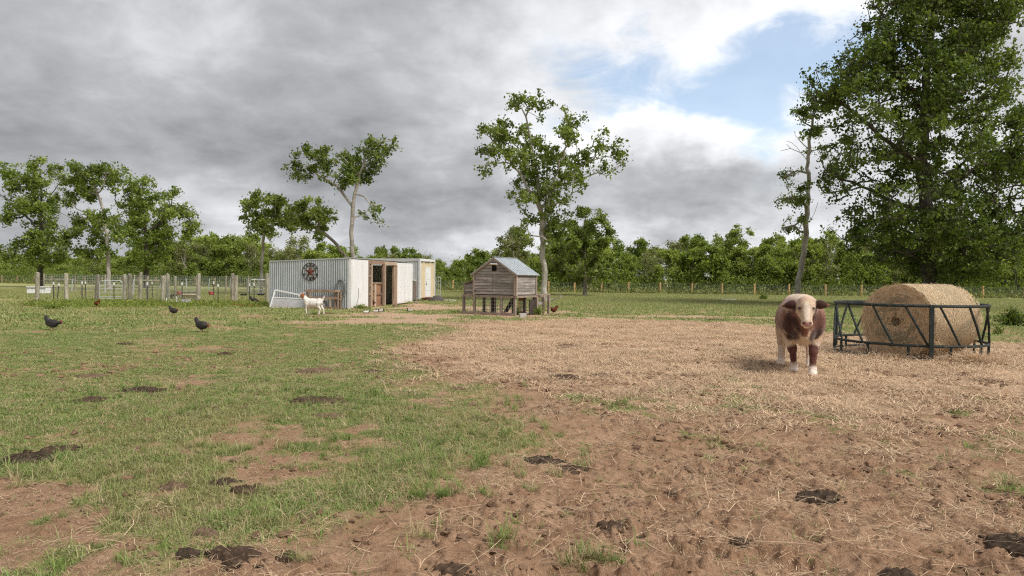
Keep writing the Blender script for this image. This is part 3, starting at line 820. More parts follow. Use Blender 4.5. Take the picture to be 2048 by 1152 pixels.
for i, p in enumerate(bx[:-1]):
    if i in (0, 3): MB().beam(p-bo+Vector((0, -.06, 1.02)), bx[i+1]-bo+Vector((0, -.06, 1.02)), .05, .09).build('rail', M['tie'], bf)

def tube_gate(name, label, a, b, h, bars, m, r=.022):
    a = Vector(a); b = Vector(b); o = empty(name, a); tagit(o, label, 'gate'); d = b-a; L = d.length; u = d/L
    z0 = .15; c = .12; fr = [Vector((0, 0, z0)), Vector((0, 0, h-c)), u*c*.3+Vector((0, 0, h-c*.3)), u*c+Vector((0, 0, h)), u*(L-c)+Vector((0, 0, h)), u*(L-c*.3)+Vector((0, 0, h-c*.3)), d+Vector((0, 0, h-c)), d+Vector((0, 0, z0)), Vector((0, 0, z0))]
    MB().tube(fr, r, 7).build('frame', m, o)
    for t in bars: MB().tube([Vector((0, 0, z0+t*(h-z0))), d+Vector((0, 0, z0+t*(h-z0)))], r*.8, 6).build('bar', m, o)
    for t in (.5,): MB().tube([u*L*t+Vector((0, 0, z0)), u*L*t+Vector((0, 0, h))], r*.8, 6).build('upright', m, o)
    return o
tube_gate('tube_gate', 'grey tubular metal gate between two thick pen posts', gp(199, 602), gp(244, 602), 1.18, (.1, .3, .53, .76), M['galv'])
tube_gate('tube_gate', 'low pale tubular gate at the back corner of the pen by the shed', gp(500, 590), gp(533, 590), 1.25, (.25, .5, .75), M['galv'])
tube_gate('tube_gate', 'tall rusty tubular gate standing right of the yellow container door', at(871.5, 600, 47.5)*1.0-Vector((0, 0, at(871.5, 600, 47.5).z)), at(881, 598, 47.5)-Vector((0, 0, at(881, 598, 47.5).z)), 1.6, (.15, .38, .62, .8), M['galv'], .02)
# ------------------------------------------------------------------ shed
M['corr'] = mat('corrugated_steel', (.52, .55, .565), (.44, .47, .485), (.58, .61, .625), 1.4, .42, metal=.35, stretch=(1, 1, .3), spec=.4)
M['panel_white'] = mat('panel_white', (.80, .80, .80), (.74, .74, .75), (.70, .67, .63), 1.6, .6, stretch=(1, 1, .25), dirt=((.55, .42, .32), .25))
M['lumber'] = mat('lumber', (.32, .22, .155), (.23, .155, .11), (.41, .30, .22), 2.5, .85, .004, 18, stretch=(1, 1, .3), vary=.15)
M['lumber_pale'] = mat('lumber_pale', (.52, .41, .31), (.42, .32, .235), None, 2.5, .85, .003, 18, stretch=(1, 1, .3), vary=.12)
M['ply'] = mat('plywood', (.34, .19, .11), (.25, .135, .08), None, 3, .9, .003)
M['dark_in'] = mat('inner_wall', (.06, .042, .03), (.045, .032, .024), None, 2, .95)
M['rust'] = mat('rust', (.19, .058, .04), (.12, .036, .028), (.26, .10, .07), 8, .7, metal=.3)
M['iron'] = mat('black_iron', (.045, .035, .03), (.08, .05, .04), None, 8, .6, metal=.4)
SA = math.atan2(SHED_U.y, SHED_U.x)
shed = empty('metal_shed', SHED_C, SA)
tagit(shed, 'low shed with corrugated steel side and white front standing open', 'shed')
HF, HB, SW, SL = 2.43, 2.25, 4.25, 8.0           # front and back height, width (local y), length (local x)
def s_at(px):
    k = (px-1024)/FPX
    return (k*SHED_C.y - SHED_C.x)/(SHED_U.x - SHED_U.y*k)
S = {p: s_at(p) for p in (700, 735, 741, 745, 766, 769, 787, 792, 824)}
# corrugated side (local x = 0 plane, y from 0 to SW): sheets each with ridges
nsh = 6; rid = 6; w = SW/nsh
for i in range(nsh):
    prof = []; y0 = i*w
    for k in range(rid):
        q = w/rid; yb = y0+k*q
        prof += [(yb+.02*q, 0.0), (yb+.36*q, 0.0), (yb+.46*q, -.055), (yb+.74*q, -.055), (yb+.84*q, 0.0)]
    prof.append((y0+w, 0.0))
    V = []; F = []
    for (yy, xx) in prof:
        ht = HF + (HB-HF)*yy/SW
        V += [(xx-.012*(i % 2)*.4, yy, .02), (xx-.012*(i % 2)*.4, yy, ht)]
    for k in range(len(prof)-1): F.append((2*k, 2*k+2, 2*k+3, 2*k+1))
    link('corrugated_sheet', np_mesh('corrugated_sheet', V, F, M['corr']), shed)
MB().beam((-.045, -.02, HF+.02), (-.045, SW+.03, HB+.02), .05, .05).build('edge_trim', M['galv'], shed)
MB().beam((-.03, SW+.015, 0), (-.03, SW+.015, HB), .06, .04, (1, 0, 0)).build('corner_trim', M['galv'], shed)
MB().beam((-.02, -.025, 0), (-.02, -.025, HF), .10, .03, (1, 0, 0)).build('corner_trim', M['white'], shed)
# front wall: local y = 0
def fr_box(name, m, x0, x1, z0, z1, y=-.02, t=.04): 
    return MB().box(((x0+x1)/2, y, (z0+z1)/2), (x1-x0, t, z1-z0)).build(name, m, shed)
nb = 3
for i in range(nb):
    a = S[700]+.035 + (S[735]-S[700]-.035)*i/nb; b = S[700]+.035 + (S[735]-S[700]-.035)*(i+1)/nb
    fr_box('white_panel', M['panel_white'], a, b-.006, .02, HF-.02, -.02+.003*(i % 2))
nb = 4
for i in range(nb):
    a = S[792] + (S[824]-S[792])*i/nb; b = S[792] + (S[824]-S[792])*(i+1)/nb
    fr_box('white_panel', M['panel_white'], a, b-.014, .06, HF-.06, -.02+.004*(i % 2))
for i in range(1, nb):
    x = S[792] + (S[824]-S[792])*i/nb - .007
    for j in range(6):
        MB().box((x, -.040, .3+.36*j), (.022, .012, .03)).build('bolt', M['iron'], shed)
fr_box('post', M['lumber'], S[735]+.02, S[735]+.13, 0, HF-.2, 0.0, .09)
fr_box('post', M['lumber_pale'], S[741]-.02, S[745]-.12, 0, HF-.2, -.01, .10)
for z in (.62, 1.05, 1.55, 2.05): fr_box('block', M['lumber'], S[735]+.13, S[741]-.02, z, z+.09, 0.0, .08)
fr_box('post', M['lumber'], S[766]-.05, S[766]+.16, 0, HF-.2, .01, .10)
fr_box('post', M['lumber_pale'], S[766]+.17, S[769]+.03, 0, HF-.2, -.02, .10)
fr_box('post', M['lumber'], S[787]-.02, S[787]+.40, 0, HF-.2, .03, .10)
fr_box('post', M['lumber_pale'], S[787]+.41, S[792]-.03, 0, HF-.2, -.01, .10)
fr_box('header', M['lumber'], S[735]+.01, S[766]+.1, HF-.20, HF-.01, -.01, .09)
fr_box('header', M['lumber_pale'], S[766]+.11, S[792]-.01, HF-.22, HF-.03, -.015, .09)
# half wall in the first opening
fr_box('half_wall', M['ply'], S[745]-.1, S[766]-.06, .02, 1.18, .12, .03)
fr_box('rail', M['lumber'], S[745]-.1, S[766]-.06, 1.18, 1.27, .10, .09)
fr_box('stud', M['lumber_pale'], s_at(751)-.02, s_at(751)+.16, .0, 1.17, .06, .07)
fr_box('rail', M['lumber'], s_at(752)+.1, S[766]-.07, .62, .70, .07, .05)
fr_box('rail', M['lumber'], S[745]-.09, s_at(751)-.03, .86, .93, .07, .05)
# other walls, floor and roof close the room
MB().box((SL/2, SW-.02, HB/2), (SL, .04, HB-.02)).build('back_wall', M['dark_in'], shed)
MB().box((SL-.02, SW/2, HB/2), (.04, SW-.06, HB)).build('end_wall', M['panel_white'], shed)
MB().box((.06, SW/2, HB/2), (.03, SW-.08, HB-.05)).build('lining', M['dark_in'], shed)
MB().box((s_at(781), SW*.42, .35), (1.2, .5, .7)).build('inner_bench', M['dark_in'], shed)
V = [(-.06, -.07, HF+.012), (SL+.06, -.07, HF+.012), (SL+.06, SW+.05, HB+.012), (-.06, SW+.05, HB+.012)]
V += [(a, b, c+.035) for a, b, c in V]
rf = MB(); rf.v = [Vector(v) for v in V]; rf.f = [[0, 3, 2, 1], [4, 5, 6, 7], [0, 1, 5, 4], [1, 2, 6, 5], [2, 3, 7, 6], [3, 0, 4, 7]]
rf.build('roof', M['galv'], shed)
MB().tube([(.9, -.05, 1.0), (.92, -.055, .6), (.78, -.06, .3), (.6, -.07, .05)], .008, 5).build('cord', M['iron'], shed)

def wall_pt(px, py, off=.0):
    """point on the corrugated side seen at a photograph position (world)"""
    v = ray(px, py); o = Vector((0, 0, CAM_H)); n = -SHED_U
    t = (SHED_C + n*off - o).dot(n)/v.dot(n); return o+v*t
WY = Vector((-SHED_U.y, SHED_U.x, 0))              # local y of the shed in the world
# round iron sign with the star
c = wall_pt(620.5, 543.5, .07); RS = .40
top = wall_pt(620.5, 526, .07); RS = (top-c).length
sg = empty('star_sign', c, SA); tagit(sg, 'round rusty iron sign with a red star hung on the corrugated wall', 'sign')
def ring(name, r, t, m, parent):
    mb = MB(); mb.tube([(0, math.cos(a)*r, math.sin(a)*r) for a in np.linspace(0, 2*math.pi, 41)], t, 6, False); return mb.build(name, m, parent)
ring('outer_ring', RS, .016, M['iron'], sg); ring('inner_ring', RS*.66, .010, M['iron'], sg)
def star(name, r, cx, cz, m, parent, th=.05, rot=0.0):
    V = [Vector((-th, cx, cz))]
    for k in range(10):
        a = math.pi/2 + k*math.pi/5 + rot; q = r if k % 2 == 0 else r*.40
        V.append(Vector((0, cx+math.cos(a)*q, cz+math.sin(a)*q)))
    V.append(Vector((.01, cx, cz)))
    mb = MB(); mb.v = V
    for k in range(10): mb.f.append([0, 1+k, 1+(k+1) % 10]); mb.f.append([11, 1+(k+1) % 10, 1+k])
    return mb.build(name, m, parent)
star('star', RS*.70, 0, 0, M['rust'], sg)
star('small_star', RS*.2, RS*.80, -RS*.30, M['iron'], sg, .02); star('small_star', RS*.2, -RS*.80, -RS*.30, M['iron'], sg, .02)
def letter(ch, ang, r, size, flip):
    cu = bpy.data.curves.new('letter', 'FONT'); cu.body = ch; cu.size = size; cu.extrude = .008; cu.offset = .006; cu.align_x = 'CENTER'; cu.align_y = 'CENTER'; cu.resolution_u = 3
    tmp = bpy.data.objects.new('letter_tmp', cu); COL.objects.link(tmp)
    bpy.context.view_layer.update()
    me = bpy.data.meshes.new_from_object(tmp.evaluated_get(bpy.context.evaluated_depsgraph_get()))
    bpy.data.objects.remove(tmp); bpy.data.curves.remove(cu)
    me.materials.clear(); me.materials.append(M['iron'])
    # text x runs towards local -y (to the right as seen from outside), text y up, facing local -x
    m = Matrix(((0, 0, -1, 0), (-1, 0, 0, 0), (0, 1, 0, 0), (0, 0, 0, 1)))
    rot = Matrix.Rotation(-ang if not flip else -ang, 4, 'Z')
    pos = Matrix.Translation((math.sin(ang)*r, math.cos(ang)*r, 0)) if not flip else Matrix.Translation((math.sin(ang)*r, -math.cos(ang)*r, 0))
    rot = Matrix.Rotation(-ang, 4, 'Z') if not flip else Matrix.Rotation(ang, 4, 'Z')
    me.transform(m @ pos @ rot); return link('letter', me, sg)
for i, ch in enumerate('TEXAS'): letter(ch, R(-62+31*i), RS*.83, RS*.44, False)
for i, ch in enumerate('A&M'): letter(ch, R(-30+30*i), RS*.83, RS*.40, True)
# hose coil hung on the wall
c = wall_pt(683, 577, .08)
M['hose'] = mat('hose', (.17, .18, .18), (.28, .29, .29), None, 6, .5)
hz = empty('hose_coil', c, SA); tagit(hz, 'grey coil of hose hung on the corrugated wall near the corner', 'hose')
for k in range(4):
    rr = random.uniform(.92, 1.03); oy = random.uniform(-.02, .02)
    MB().tube([(-.02*k-.01, oy+math.cos(a)*.25*rr, math.sin(a)*.43*rr) for a in np.linspace(0, 2*math.pi, 33)], .020, 6, False).build('loop', M['hose'], hz)
MB().box((.0, 0, .40), (.10, .03, .03)).build('hook', M['iron'], hz)

# wooden rail rack beside the corner
def loc_shed(px, py):
    p = gp(px, py)-SHED_C; return Vector((p.dot(SHED_U), p.dot(WY), 0))
rk0, rk1 = SHED_C - SHED_U*.55 + WY*0.30, SHED_C - SHED_U*.45 + WY*2.05
rack = empty('wooden_rack', rk0, SA); tagit(rack, 'open brown wooden rail rack standing in front of the corrugated wall', 'rack')
RL = 1.72
for z, y1 in ((.06, RL), (.52, RL), (.86, RL)):
    MB().beam((0, -.02, z), (0, y1, z), .05, .11, (0, 0, 1)).build('rail', M['lumber'], rack)
    MB().beam((.36, -.02, z), (.36, y1, z), .05, .10, (0, 0, 1)).build('rail', M['lumber'], rack)
for y in (.02, .16, RL-.08):
    for x in (.05, .31): MB().beam((x, y, 0.0), (x, y, .82), .05, .08, (1, 0, 0)).build('post', M['lumber'], rack)
MB().beam((.01, .40, .09), (.01, .40, .48), .05, .09, (1, 0, 0)).build('post', M['lumber_pale'], rack)
MB().beam((.05, .0, .84), (.05, .0, .9), .3, .04).build('end_block', M['lumber_pale'], rack)
for y in (.06, RL-.1): MB().beam((.02, y, .46), (.34, y, .46), .05, .04).build('cross_piece', M['lumber'], rack)

# pale framed panel leaning on the wall, its top edge sloping away to the right
M['panel_grey'] = mat('panel_grey', (.42, .42, .42), (.34, .33, .33), (.48, .48, .48), 2.2, .8, .004, dirt=((.36, .30, .24), .2))
A = gp(540, 615.5); B = gp(606, 616.5)
pan = empty('framed_sheet', A, math.atan2((B-A).y, (B-A).x)); tagit(pan, 'pale framed trailer panel leaning on the left end of the corrugated wall', 'panel')
PL = (B-A).length + 1.1
def q(x, z): return Vector((x + z*.18, z*.28, z))
tl, tr_ = q(.0, .86), q(PL*.92, .50)
MB().beam(q(0, .03), q(0, .86), .05, .08, (0, -1, 0)).build('frame_bar', M['white'], pan)
MB().beam(q(.02, .86), q(PL, .40), .05, .07).build('frame_bar', M['white'], pan)
MB().beam(q(.04, .50), q(PL*.93, .44), .05, .05).build('frame_bar', M['white'], pan)
MB().beam(q(0, .02), q(PL, .02), .05, .04).build('frame_bar', M['white'], pan)
mb = MB(); mb.v = [q(.03, .05), q(PL, .05), q(PL*.93, .42), q(.03, .48)]; mb.v += [v+Vector((0, .02, 0)) for v in mb.v]
mb.f = [[0, 1, 2, 3], [4, 7, 6, 5], [0, 4, 5, 1], [1, 5, 6, 2], [2, 6, 7, 3], [3, 7, 4, 0]]; mb.build('sheet', M['panel_grey'], pan)

# ------------------------------------------------------------------ container with the yellow end
M['cont_grey'] = mat('container_paint', (.60, .60, .61), (.53, .53, .54), (.66, .66, .66), 1.2, .6, dirt=((.40, .30, .24), .3))
M['yellow'] = mat('yellow_board', (.70, .57, .39), (.64, .52, .35), None, 1.6, .75, .002)
M['stain'] = mat('stained_board', (.34, .26, .22), (.25, .19, .165), (.42, .35, .31), 5, .9)
CU = Vector((.31, .951, 0)).normalized(); CA = math.atan2(CU.y, CU.x)
p = at(839, 602, 45.2); CP = Vector((p.x, 45.2, 0))
ct = empty('container', CP, CA); tagit(ct, 'grey steel container behind the shed, its end closed in yellow board', 'container')
CW, CH, CLn = 2.44, 2.74, 6.1
# local x along the end face (away), local y to the left along the side facing the camera
MB().box((.03, CLn/2+.06, .12+CH*.5-.06), (.04, CLn-.1, CH-.20)).build('side_wall', M['cont_grey'], ct)
for k in range(26):
    y = .25 + k*.22
    if y < CLn-.1: MB().box((-.004, y, 1.42), (.028, .10, CH-.52)).build('rib', M['cont_grey'], ct)
for y0, z0, a, b in ((.05, CH*.5+.06, .12, CH-.1),): MB().box((.02, y0, z0), (.14, a, b)).build('corner_post', M['cont_grey'], ct)
MB().box((CW-.05, .05, CH*.5+.06), (.12, .12, CH-.1)).build('corner_post', M['cont_grey'], ct)
MB().box((.02, CLn/2, CH-.02), (.12, CLn, .16)).build('top_rail', M['cont_grey'], ct)
MB().box((.02, CLn/2, .16), (.12, CLn, .16)).build('bottom_rail', M['cont_grey'], ct)
MB().box((CW/2, CLn/2, CH+.045), (CW+.06, CLn, .05)).build('roof', M['cont_grey'], ct)
MB().box((CW/2, .02, CH-.04), (CW-.10, .12, .14)).build('top_rail', M['white'], ct)
MB().box((CW-.02, CLn/2, CH*.5), (.04, CLn-.2, CH-.3)).build('side_wall', M['cont_grey'], ct)
MB().box((CW/2, CLn-.03, CH*.5), (CW-.1, .04, CH-.3)).build('back_wall', M['cont_grey'], ct)
MB().box((CW/2, .045, CH*.5+.02), (CW-.24, .05, CH-.34)).build('yellow_board', M['yellow'], ct)
for x in (.085, CW-.115): MB().box((x, -.02, CH*.5+.06), (.05, .05, CH-.2)).build('white_trim', M['white'], ct)
for x in (.35, .85, 1.12, 1.4, 1.95): MB().box((x, -.025, CH-.13), (.11, .05, .07)).build('vent_block', M['iron'], ct)
dr = MB().box((1.27, .005, 1.22), (.84, .05, 1.96)).build('door', M['white'], ct)
for z in (.95, 1.7):
    for x in (1.08, 1.46): MB().box((x, -.024, z), (.24, .012, .55)).build('door_panel', M['white'], dr)
MB().tube([(.95, -.03, 1.12), (.95, -.08, 1.12)], .035, 8).build('door_handle', M['iron'], dr)
MB().tube([(.95, -.03, 1.26), (.95, -.06, 1.26)], .025, 8).build('door_lock', M['iron'], dr)
MB().box((1.27, .012, 2.24), (.96, .05, .06)).build('door_frame', M['white'], ct)
MB().box((1.27, -.18, .16), (1.9, .34, .09)).build('door_step', M['rust'], ct)
for x, y in ((.1, .15), (CW-.1, .15), (.1, CLn-.2), (CW-.1, CLn-.2), (.5, -.18), (2.05, -.18)): MB().box((x, y, .05), (.2, .2, .12)).build('block', M['stain'], ct)
MB().box((-.045, .72, .72), (.03, 1.0, 1.15)).build('stained_board', M['stain'], ct)
MB().box((-.05, .75, 1.36), (.07, .9, .06)).build('ledge', M['white'], ct)
# ------------------------------------------------------------------ chicken coop
M['barn'] = mat('weathered_board', (.37, .33, .31), (.22, .19, .172), (.50, .46, .435), 2.6, .95, .006, 16, stretch=(.25, .25, 2.6), vary=.32)
M['barn_post'] = mat('weathered_post', (.36, .28, .22), (.25, .19, .155), (.42, .36, .31), 3, .95, .006, 14, stretch=(1, 1, .3), vary=.15)
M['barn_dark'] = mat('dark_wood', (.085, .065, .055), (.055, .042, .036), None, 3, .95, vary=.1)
M['tin'] = mat('tin_roof', (.50, .54, .56), (.43, .465, .485), (.56, .595, .61), 1.6, .42, metal=.3, spec=.4)
M['shade_black'] = mat('shade_black', (.008, .008, .008))  # near-black colour that paints in the unlit inside of the coop
CO = gp(1031, 631.5); CR = R(-35.0)
coop = empty('chicken_coop', CO, CR); tagit(coop, 'weathered grey board chicken coop on stilts with a tin gable roof', 'coop')
W_, D_, ZF, ZE, ZP = 2.22, 1.53, .87, 1.74, 2.40
rnd = random.Random(5)
def half(z): return W_/2 if z <= ZE else (W_/2)*(ZP-z)/(ZP-ZE)
nb = 12; hb = (ZP-.06-ZF)/nb
for i in range(nb):
    z0 = ZF+i*hb; z1 = z0+hb-.014
    a, b = half(z0), half(z1); j = rnd.uniform(-.006, .006)
    y0 = -.022+rnd.uniform(-.006, .006)
    door = (z0 > ZF-.01 and z1 < 1.74)
    cuts = [(-1, 1)]
    segs = [(-a, a, -b, b)]
    if door: segs = [(-a, -.12, -b, -.12), (-.108, a, -.108, b)]
    vent = z1 > 1.93 and z0 < 2.14
    if vent and b > .18: segs = [(-a, -.13, -b, -.13), (.13, a, .13, b)]
    for (l0, r0, l1, r1) in segs:
        if r0-l0 < .03: continue
        dd = -.018 if (door and r0 <= -.1) else 0.0
        mb = MB(); cx = -W_/2
        mb.prism([(cx+l0, z0+rnd.uniform(-.002, .002)), (cx+r0, z0), (cx+r1, z1), (cx+l1, z1)], y0+dd, y0+dd+.024, 'y')
        mb.build('board', M['barn'], coop)
MB().box((-W_/2, .05, 2.03), (.30, .02, .24)).build('vent_shade_sheet', M['shade_black'], coop)  # black sheet behind the gap between boards, painted stand-in for interior shade
mb = MB(); mb.v = [Vector(v) for v in ((-W_/2-.24, -.035, 2.12), (-W_/2-.16, -.14, 2.16), (-W_/2+.16, -.14, 2.16), (-W_/2+.26, -.035, 2.10), (-W_/2+.2, -.035, 2.19), (-W_/2-.18, -.035, 2.2))]
mb.f = [[0, 1, 5], [1, 2, 4, 5], [2, 3, 4], [0, 3, 2, 1]]; mb.build('vent_hood', M['white'], coop)
for zz in (1.02, 1.56): MB().box((-W_+.08, -.055, zz), (.16, .012, .025)).build('hinge', M['iron'], coop)
# right side boards and left side boards
ns = 7; hs = (ZE-ZF)/ns
for side, x in ((0, .0), (1, -W_)):
    for i in range(ns):
        MB().box((x+(.012 if side == 0 else -.012)+rnd.uniform(-.004, .004), D_/2, ZF+(i+.5)*hs), (.024, D_-.10, hs-.014)).build('board', M['barn'], coop)
for i in range(nb):
    z0 = ZF+i*hb; z1 = z0+hb-.014; a, b = half(z0), half(z1)
    MB().prism([(-W_/2-a, z0), (-W_/2+a, z0), (-W_/2+b, z1), (-W_/2-b, z1)], D_, D_+.022, 'y').build('board', M['barn'], coop)
# corner posts and stilts
for x, y in ((-.035, -.05), (-W_+.035, -.05)): MB().beam((x, y, ZF-.05), (x, y, ZE-.02), .07, .05, (0, 1, 0)).build('corner_board', M['barn_post'], coop)
for x, y in ((.04, .0), (.04, D_-.03)): MB().beam((x, y, ZF-.05), (x, y, ZE-.02), .05, .08, (0, 1, 0)).build('corner_board', M['barn_post'], coop)
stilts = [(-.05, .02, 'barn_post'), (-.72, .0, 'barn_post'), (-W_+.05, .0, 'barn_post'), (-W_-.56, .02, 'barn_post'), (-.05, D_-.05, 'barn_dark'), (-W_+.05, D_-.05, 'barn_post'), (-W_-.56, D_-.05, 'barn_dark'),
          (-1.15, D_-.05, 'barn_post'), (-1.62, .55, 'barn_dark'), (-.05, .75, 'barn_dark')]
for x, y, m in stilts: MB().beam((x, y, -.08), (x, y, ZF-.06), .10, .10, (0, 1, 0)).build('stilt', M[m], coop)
MB().beam((-W_-.62, -.03, ZF-.09), (.03, -.03, ZF-.09), .05, .10).build('beam', M['barn_post'], coop)
MB().beam((.03, .0, ZF-.08), (.03, D_+.62, ZF-.08), .05, .09).build('beam', M['barn_post'], coop)
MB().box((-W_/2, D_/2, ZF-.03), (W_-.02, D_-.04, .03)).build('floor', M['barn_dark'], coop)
MB().beam((-W_-.62, -.03, .05), (.03, -.03, .05), .05, .10).build('sill_board', M['barn_post'], coop)
# nest box on the left
x0 = -W_-.62
nb2 = 4
for i in range(nb2):
    z0 = ZF+.01+i*.095
    MB().box((-W_-.32, .10, z0+.045), (.54, .022, .088)).build('board', M['barn'], coop)
MB().prism([(x0+.06, ZF+.39), (-W_-.03, ZF+.39), (-W_-.03, ZF+.50), (x0+.06, ZF+.405)], .09, .112, 'y').build('board', M['barn'], coop)
MB().beam((x0+.03, .09, ZF-.04), (x0+.03, .09, ZF+.40), .06, .05, (0, 1, 0)).build('corner_board', M['barn_post'], coop)
MB().beam((x0, .085, ZF-.0), (-W_, .085, ZF-.0), .04, .07).build('trim_board', M['barn_post'], coop)
MB().box((x0+.02, D_/2+.05, ZF+.2), (.03, D_-.1, .4)).build('nest_wall', M['barn'], coop)
mb = MB(); mb.prism([(x0-.06, ZF+.40), (-W_, ZF+.575), (-W_, ZF+.61), (x0-.06, ZF+.435)], .02, D_, 'y'); mb.build('nest_roof', M['barn_post'], coop)
# roof: two tin slopes with raised seams
ov, ey = .13, .10
for sgn in (-1, 1):
    cx = -W_/2
    ex = cx + sgn*(W_/2+ov); ez = ZE - (ZP-ZE)*ov/(W_/2)
    mb = MB(); mb.v = [Vector(v) for v in ((cx, -ey, ZP+.03), (cx, D_+ey, ZP+.03), (ex, D_+ey, ez+.03), (ex, -ey, ez+.03))]
    mb.v += [v+Vector((0, 0, .02)) for v in mb.v]
    mb.f = [[0, 3, 2, 1], [4, 5, 6, 7], [0, 1, 5, 4], [1, 2, 6, 5], [2, 3, 7, 6], [3, 0, 4, 7]]
    sl = mb.build('roof_slope', M['tin'], coop)
    for k in range(10):
        yy = -ey+.05 + k*(D_+2*ey-.1)/9
        MB().beam((cx+sgn*.03, yy, ZP+.045), (ex, yy, ez+.058), .018, .022).build('seam', M['tin'], sl)
    MB().beam((cx+sgn*.0, -ey+.02, ZP-.01), (ex-sgn*.02, -ey+.02, ez-.005), .03, .075).build('barge_board', M['barn_post'], coop)
MB().beam((-W_/2, -ey-.01, ZP+.06), (-W_/2, D_+ey+.01, ZP+.06), .12, .018).build('ridge_cap', M['tin'], coop)
# wire skirt round the run under the floor
wm = MB()
wire_panel(wm, (-W_-.56, -.045, 0), (-.05, -.045, 0), ZF-.12, .14, (.15, .3, .45, .6), .004)
wire_panel(wm, (-W_-.56, D_-.02, 0), (-.05, D_-.02, 0), ZF-.12, .14, (.15, .3, .45, .6), .004)
wm.build('wire_mesh', M['wire'], coop)
# ramp inside the run
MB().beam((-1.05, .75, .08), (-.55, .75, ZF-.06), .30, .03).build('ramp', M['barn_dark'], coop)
# extension at the right back: frame, leaning board, open screen door
for x, y, h, m in ((.03, D_+.05, .84, 'barn_post'), (.03, D_+.58, .84, 'barn_post'), (.30, D_+.58, .86, 'barn_post')): MB().beam((x, y, -.05), (x, y, h), .09, .09, (0, 1, 0)).build('stilt', M[m], coop)
MB().beam((.03, D_+.0, .86), (.34, D_+.6, .86), .09, .06).build('beam', M['barn_post'], coop)
MB().box((.03, D_+.30, .50), (.03, .40, .16)).build('board', M['barn'], coop)
MB().box((.02, 1.18, .34), (.03, .34, .62)).build('board', M['barn_dark'], coop)
dp = gp(1038, 627); dq = gp(1049, 629)
sdoor = empty('screen_door', dp, math.atan2((dq-dp).y, (dq-dp).x)); tagit(sdoor, 'small open screen door of fresh tan wood under the coop', 'door')
dl = (dq-dp).length
for x in (.02, dl): MB().beam((x, 0, .02), (x, 0, .68), .04, .05, (0, 1, 0)).build('stile', M['post_new'], sdoor)
MB().beam((0, 0, .64), (dl+.02, 0, .64), .05, .13).build('top_rail', M['post_new'], sdoor)
MB().beam((.03, 0, .07), (dl-.01, 0, .07), .04, .09).build('bottom_rail', M['post_new'], sdoor)
wm = MB(); wire_panel(wm, (.03, 0, 0), (dl-.02, 0, 0), .6, .045, (.15, .25, .35, .45, .55), .003); wm.build('screen', M['wire'], sdoor)
M['concrete'] = mat('concrete', (.50, .47, .43), (.42, .39, .35), None, 6, .9, .004)
sb = gp(1046, 634)
blk = empty('concrete_block', sb, R(12)); tagit(blk, 'pale concrete block on the ground at the coop screen door', 'block')
MB().box((0, .12, .04), (.26, .05, .22)).build('face', M['concrete'], blk); MB().box((0, -.04, .04), (.26, .05, .22)).build('face', M['concrete'], blk)
for x in (-.105, 0, .105): MB().box((x, .04, .04), (.045, .11, .2)).build('web', M['concrete'], blk)
pl = gp(1062, 627); MB2 = MB().box((0, 0, .02), (.42, .18, .05)); o = MB2.build('loose_board', M['barn'], None, pl, R(18)); tagit(o, 'short pale board lying on the ground right of the concrete block', 'board')

# ------------------------------------------------------------------ ring feeder
M['feeder'] = mat('feeder_green', (.014, .024, .022), (.022, .032, .029), (.07, .06, .05), 5, .6, spec=.3)
fd = empty('ring_feeder', FEED); tagit(fd, 'dark green tubular steel ring feeder round the hay bale', 'feeder')
RF, ZT, ZL, ZB = 1.45, 1.09, .30, .05
def arc(z, a0, a1, n=14, r=RF): return [Vector((math.cos(a)*r, math.sin(a)*r, z)) for a in np.linspace(a0, a1, n)]
a_near = math.atan2((gp(1863, 724)-FEED).y, (gp(1863, 724)-FEED).x)
joints = [a_near + k*2*math.pi/3 for k in range(3)]
for a in joints:
    for z, r in ((ZT, .030), (ZL, .028)):
        MB().tube(arc(z, a+.01, a+2*math.pi/3-.01), r, 8).build('rail', M['feeder'], fd)
    c = Vector((math.cos(a), math.sin(a), 0))
    MB().beam(c*(RF+.045)+Vector((0, 0, -.04)), c*(RF+.045)+Vector((0, 0, ZT+.02)), .075, .05, tuple(c)).build('joint_post', M['feeder'], fd)
for a in (joints[1], joints[2]):
    MB().tube(arc(ZB, a+.05, a+2*math.pi/3-.05), .024, 8).build('ground_rail', M['feeder'], fd)
ns = 15
for k in range(ns):
    a = a_near + (k+.60)*2*math.pi/ns; da = .285
    pts = [Vector((math.cos(a+da*t-da*.5)*RF, math.sin(a+da*t-da*.5)*RF, ZT+(ZL-ZT)*t)) for t in (0, .06, .5, .94, 1)]
    MB().tube(pts, .023, 8).build('slant_bar', M['feeder'], fd)
for k in range(12):
    a = a_near + (k+.5)*2*math.pi/12; c = Vector((math.cos(a)*RF, math.sin(a)*RF, 0))
    MB().tube([c+Vector((0, 0, -.04)), c+Vector((0, 0, ZL))], .026, 8).build('leg', M['feeder'], fd)

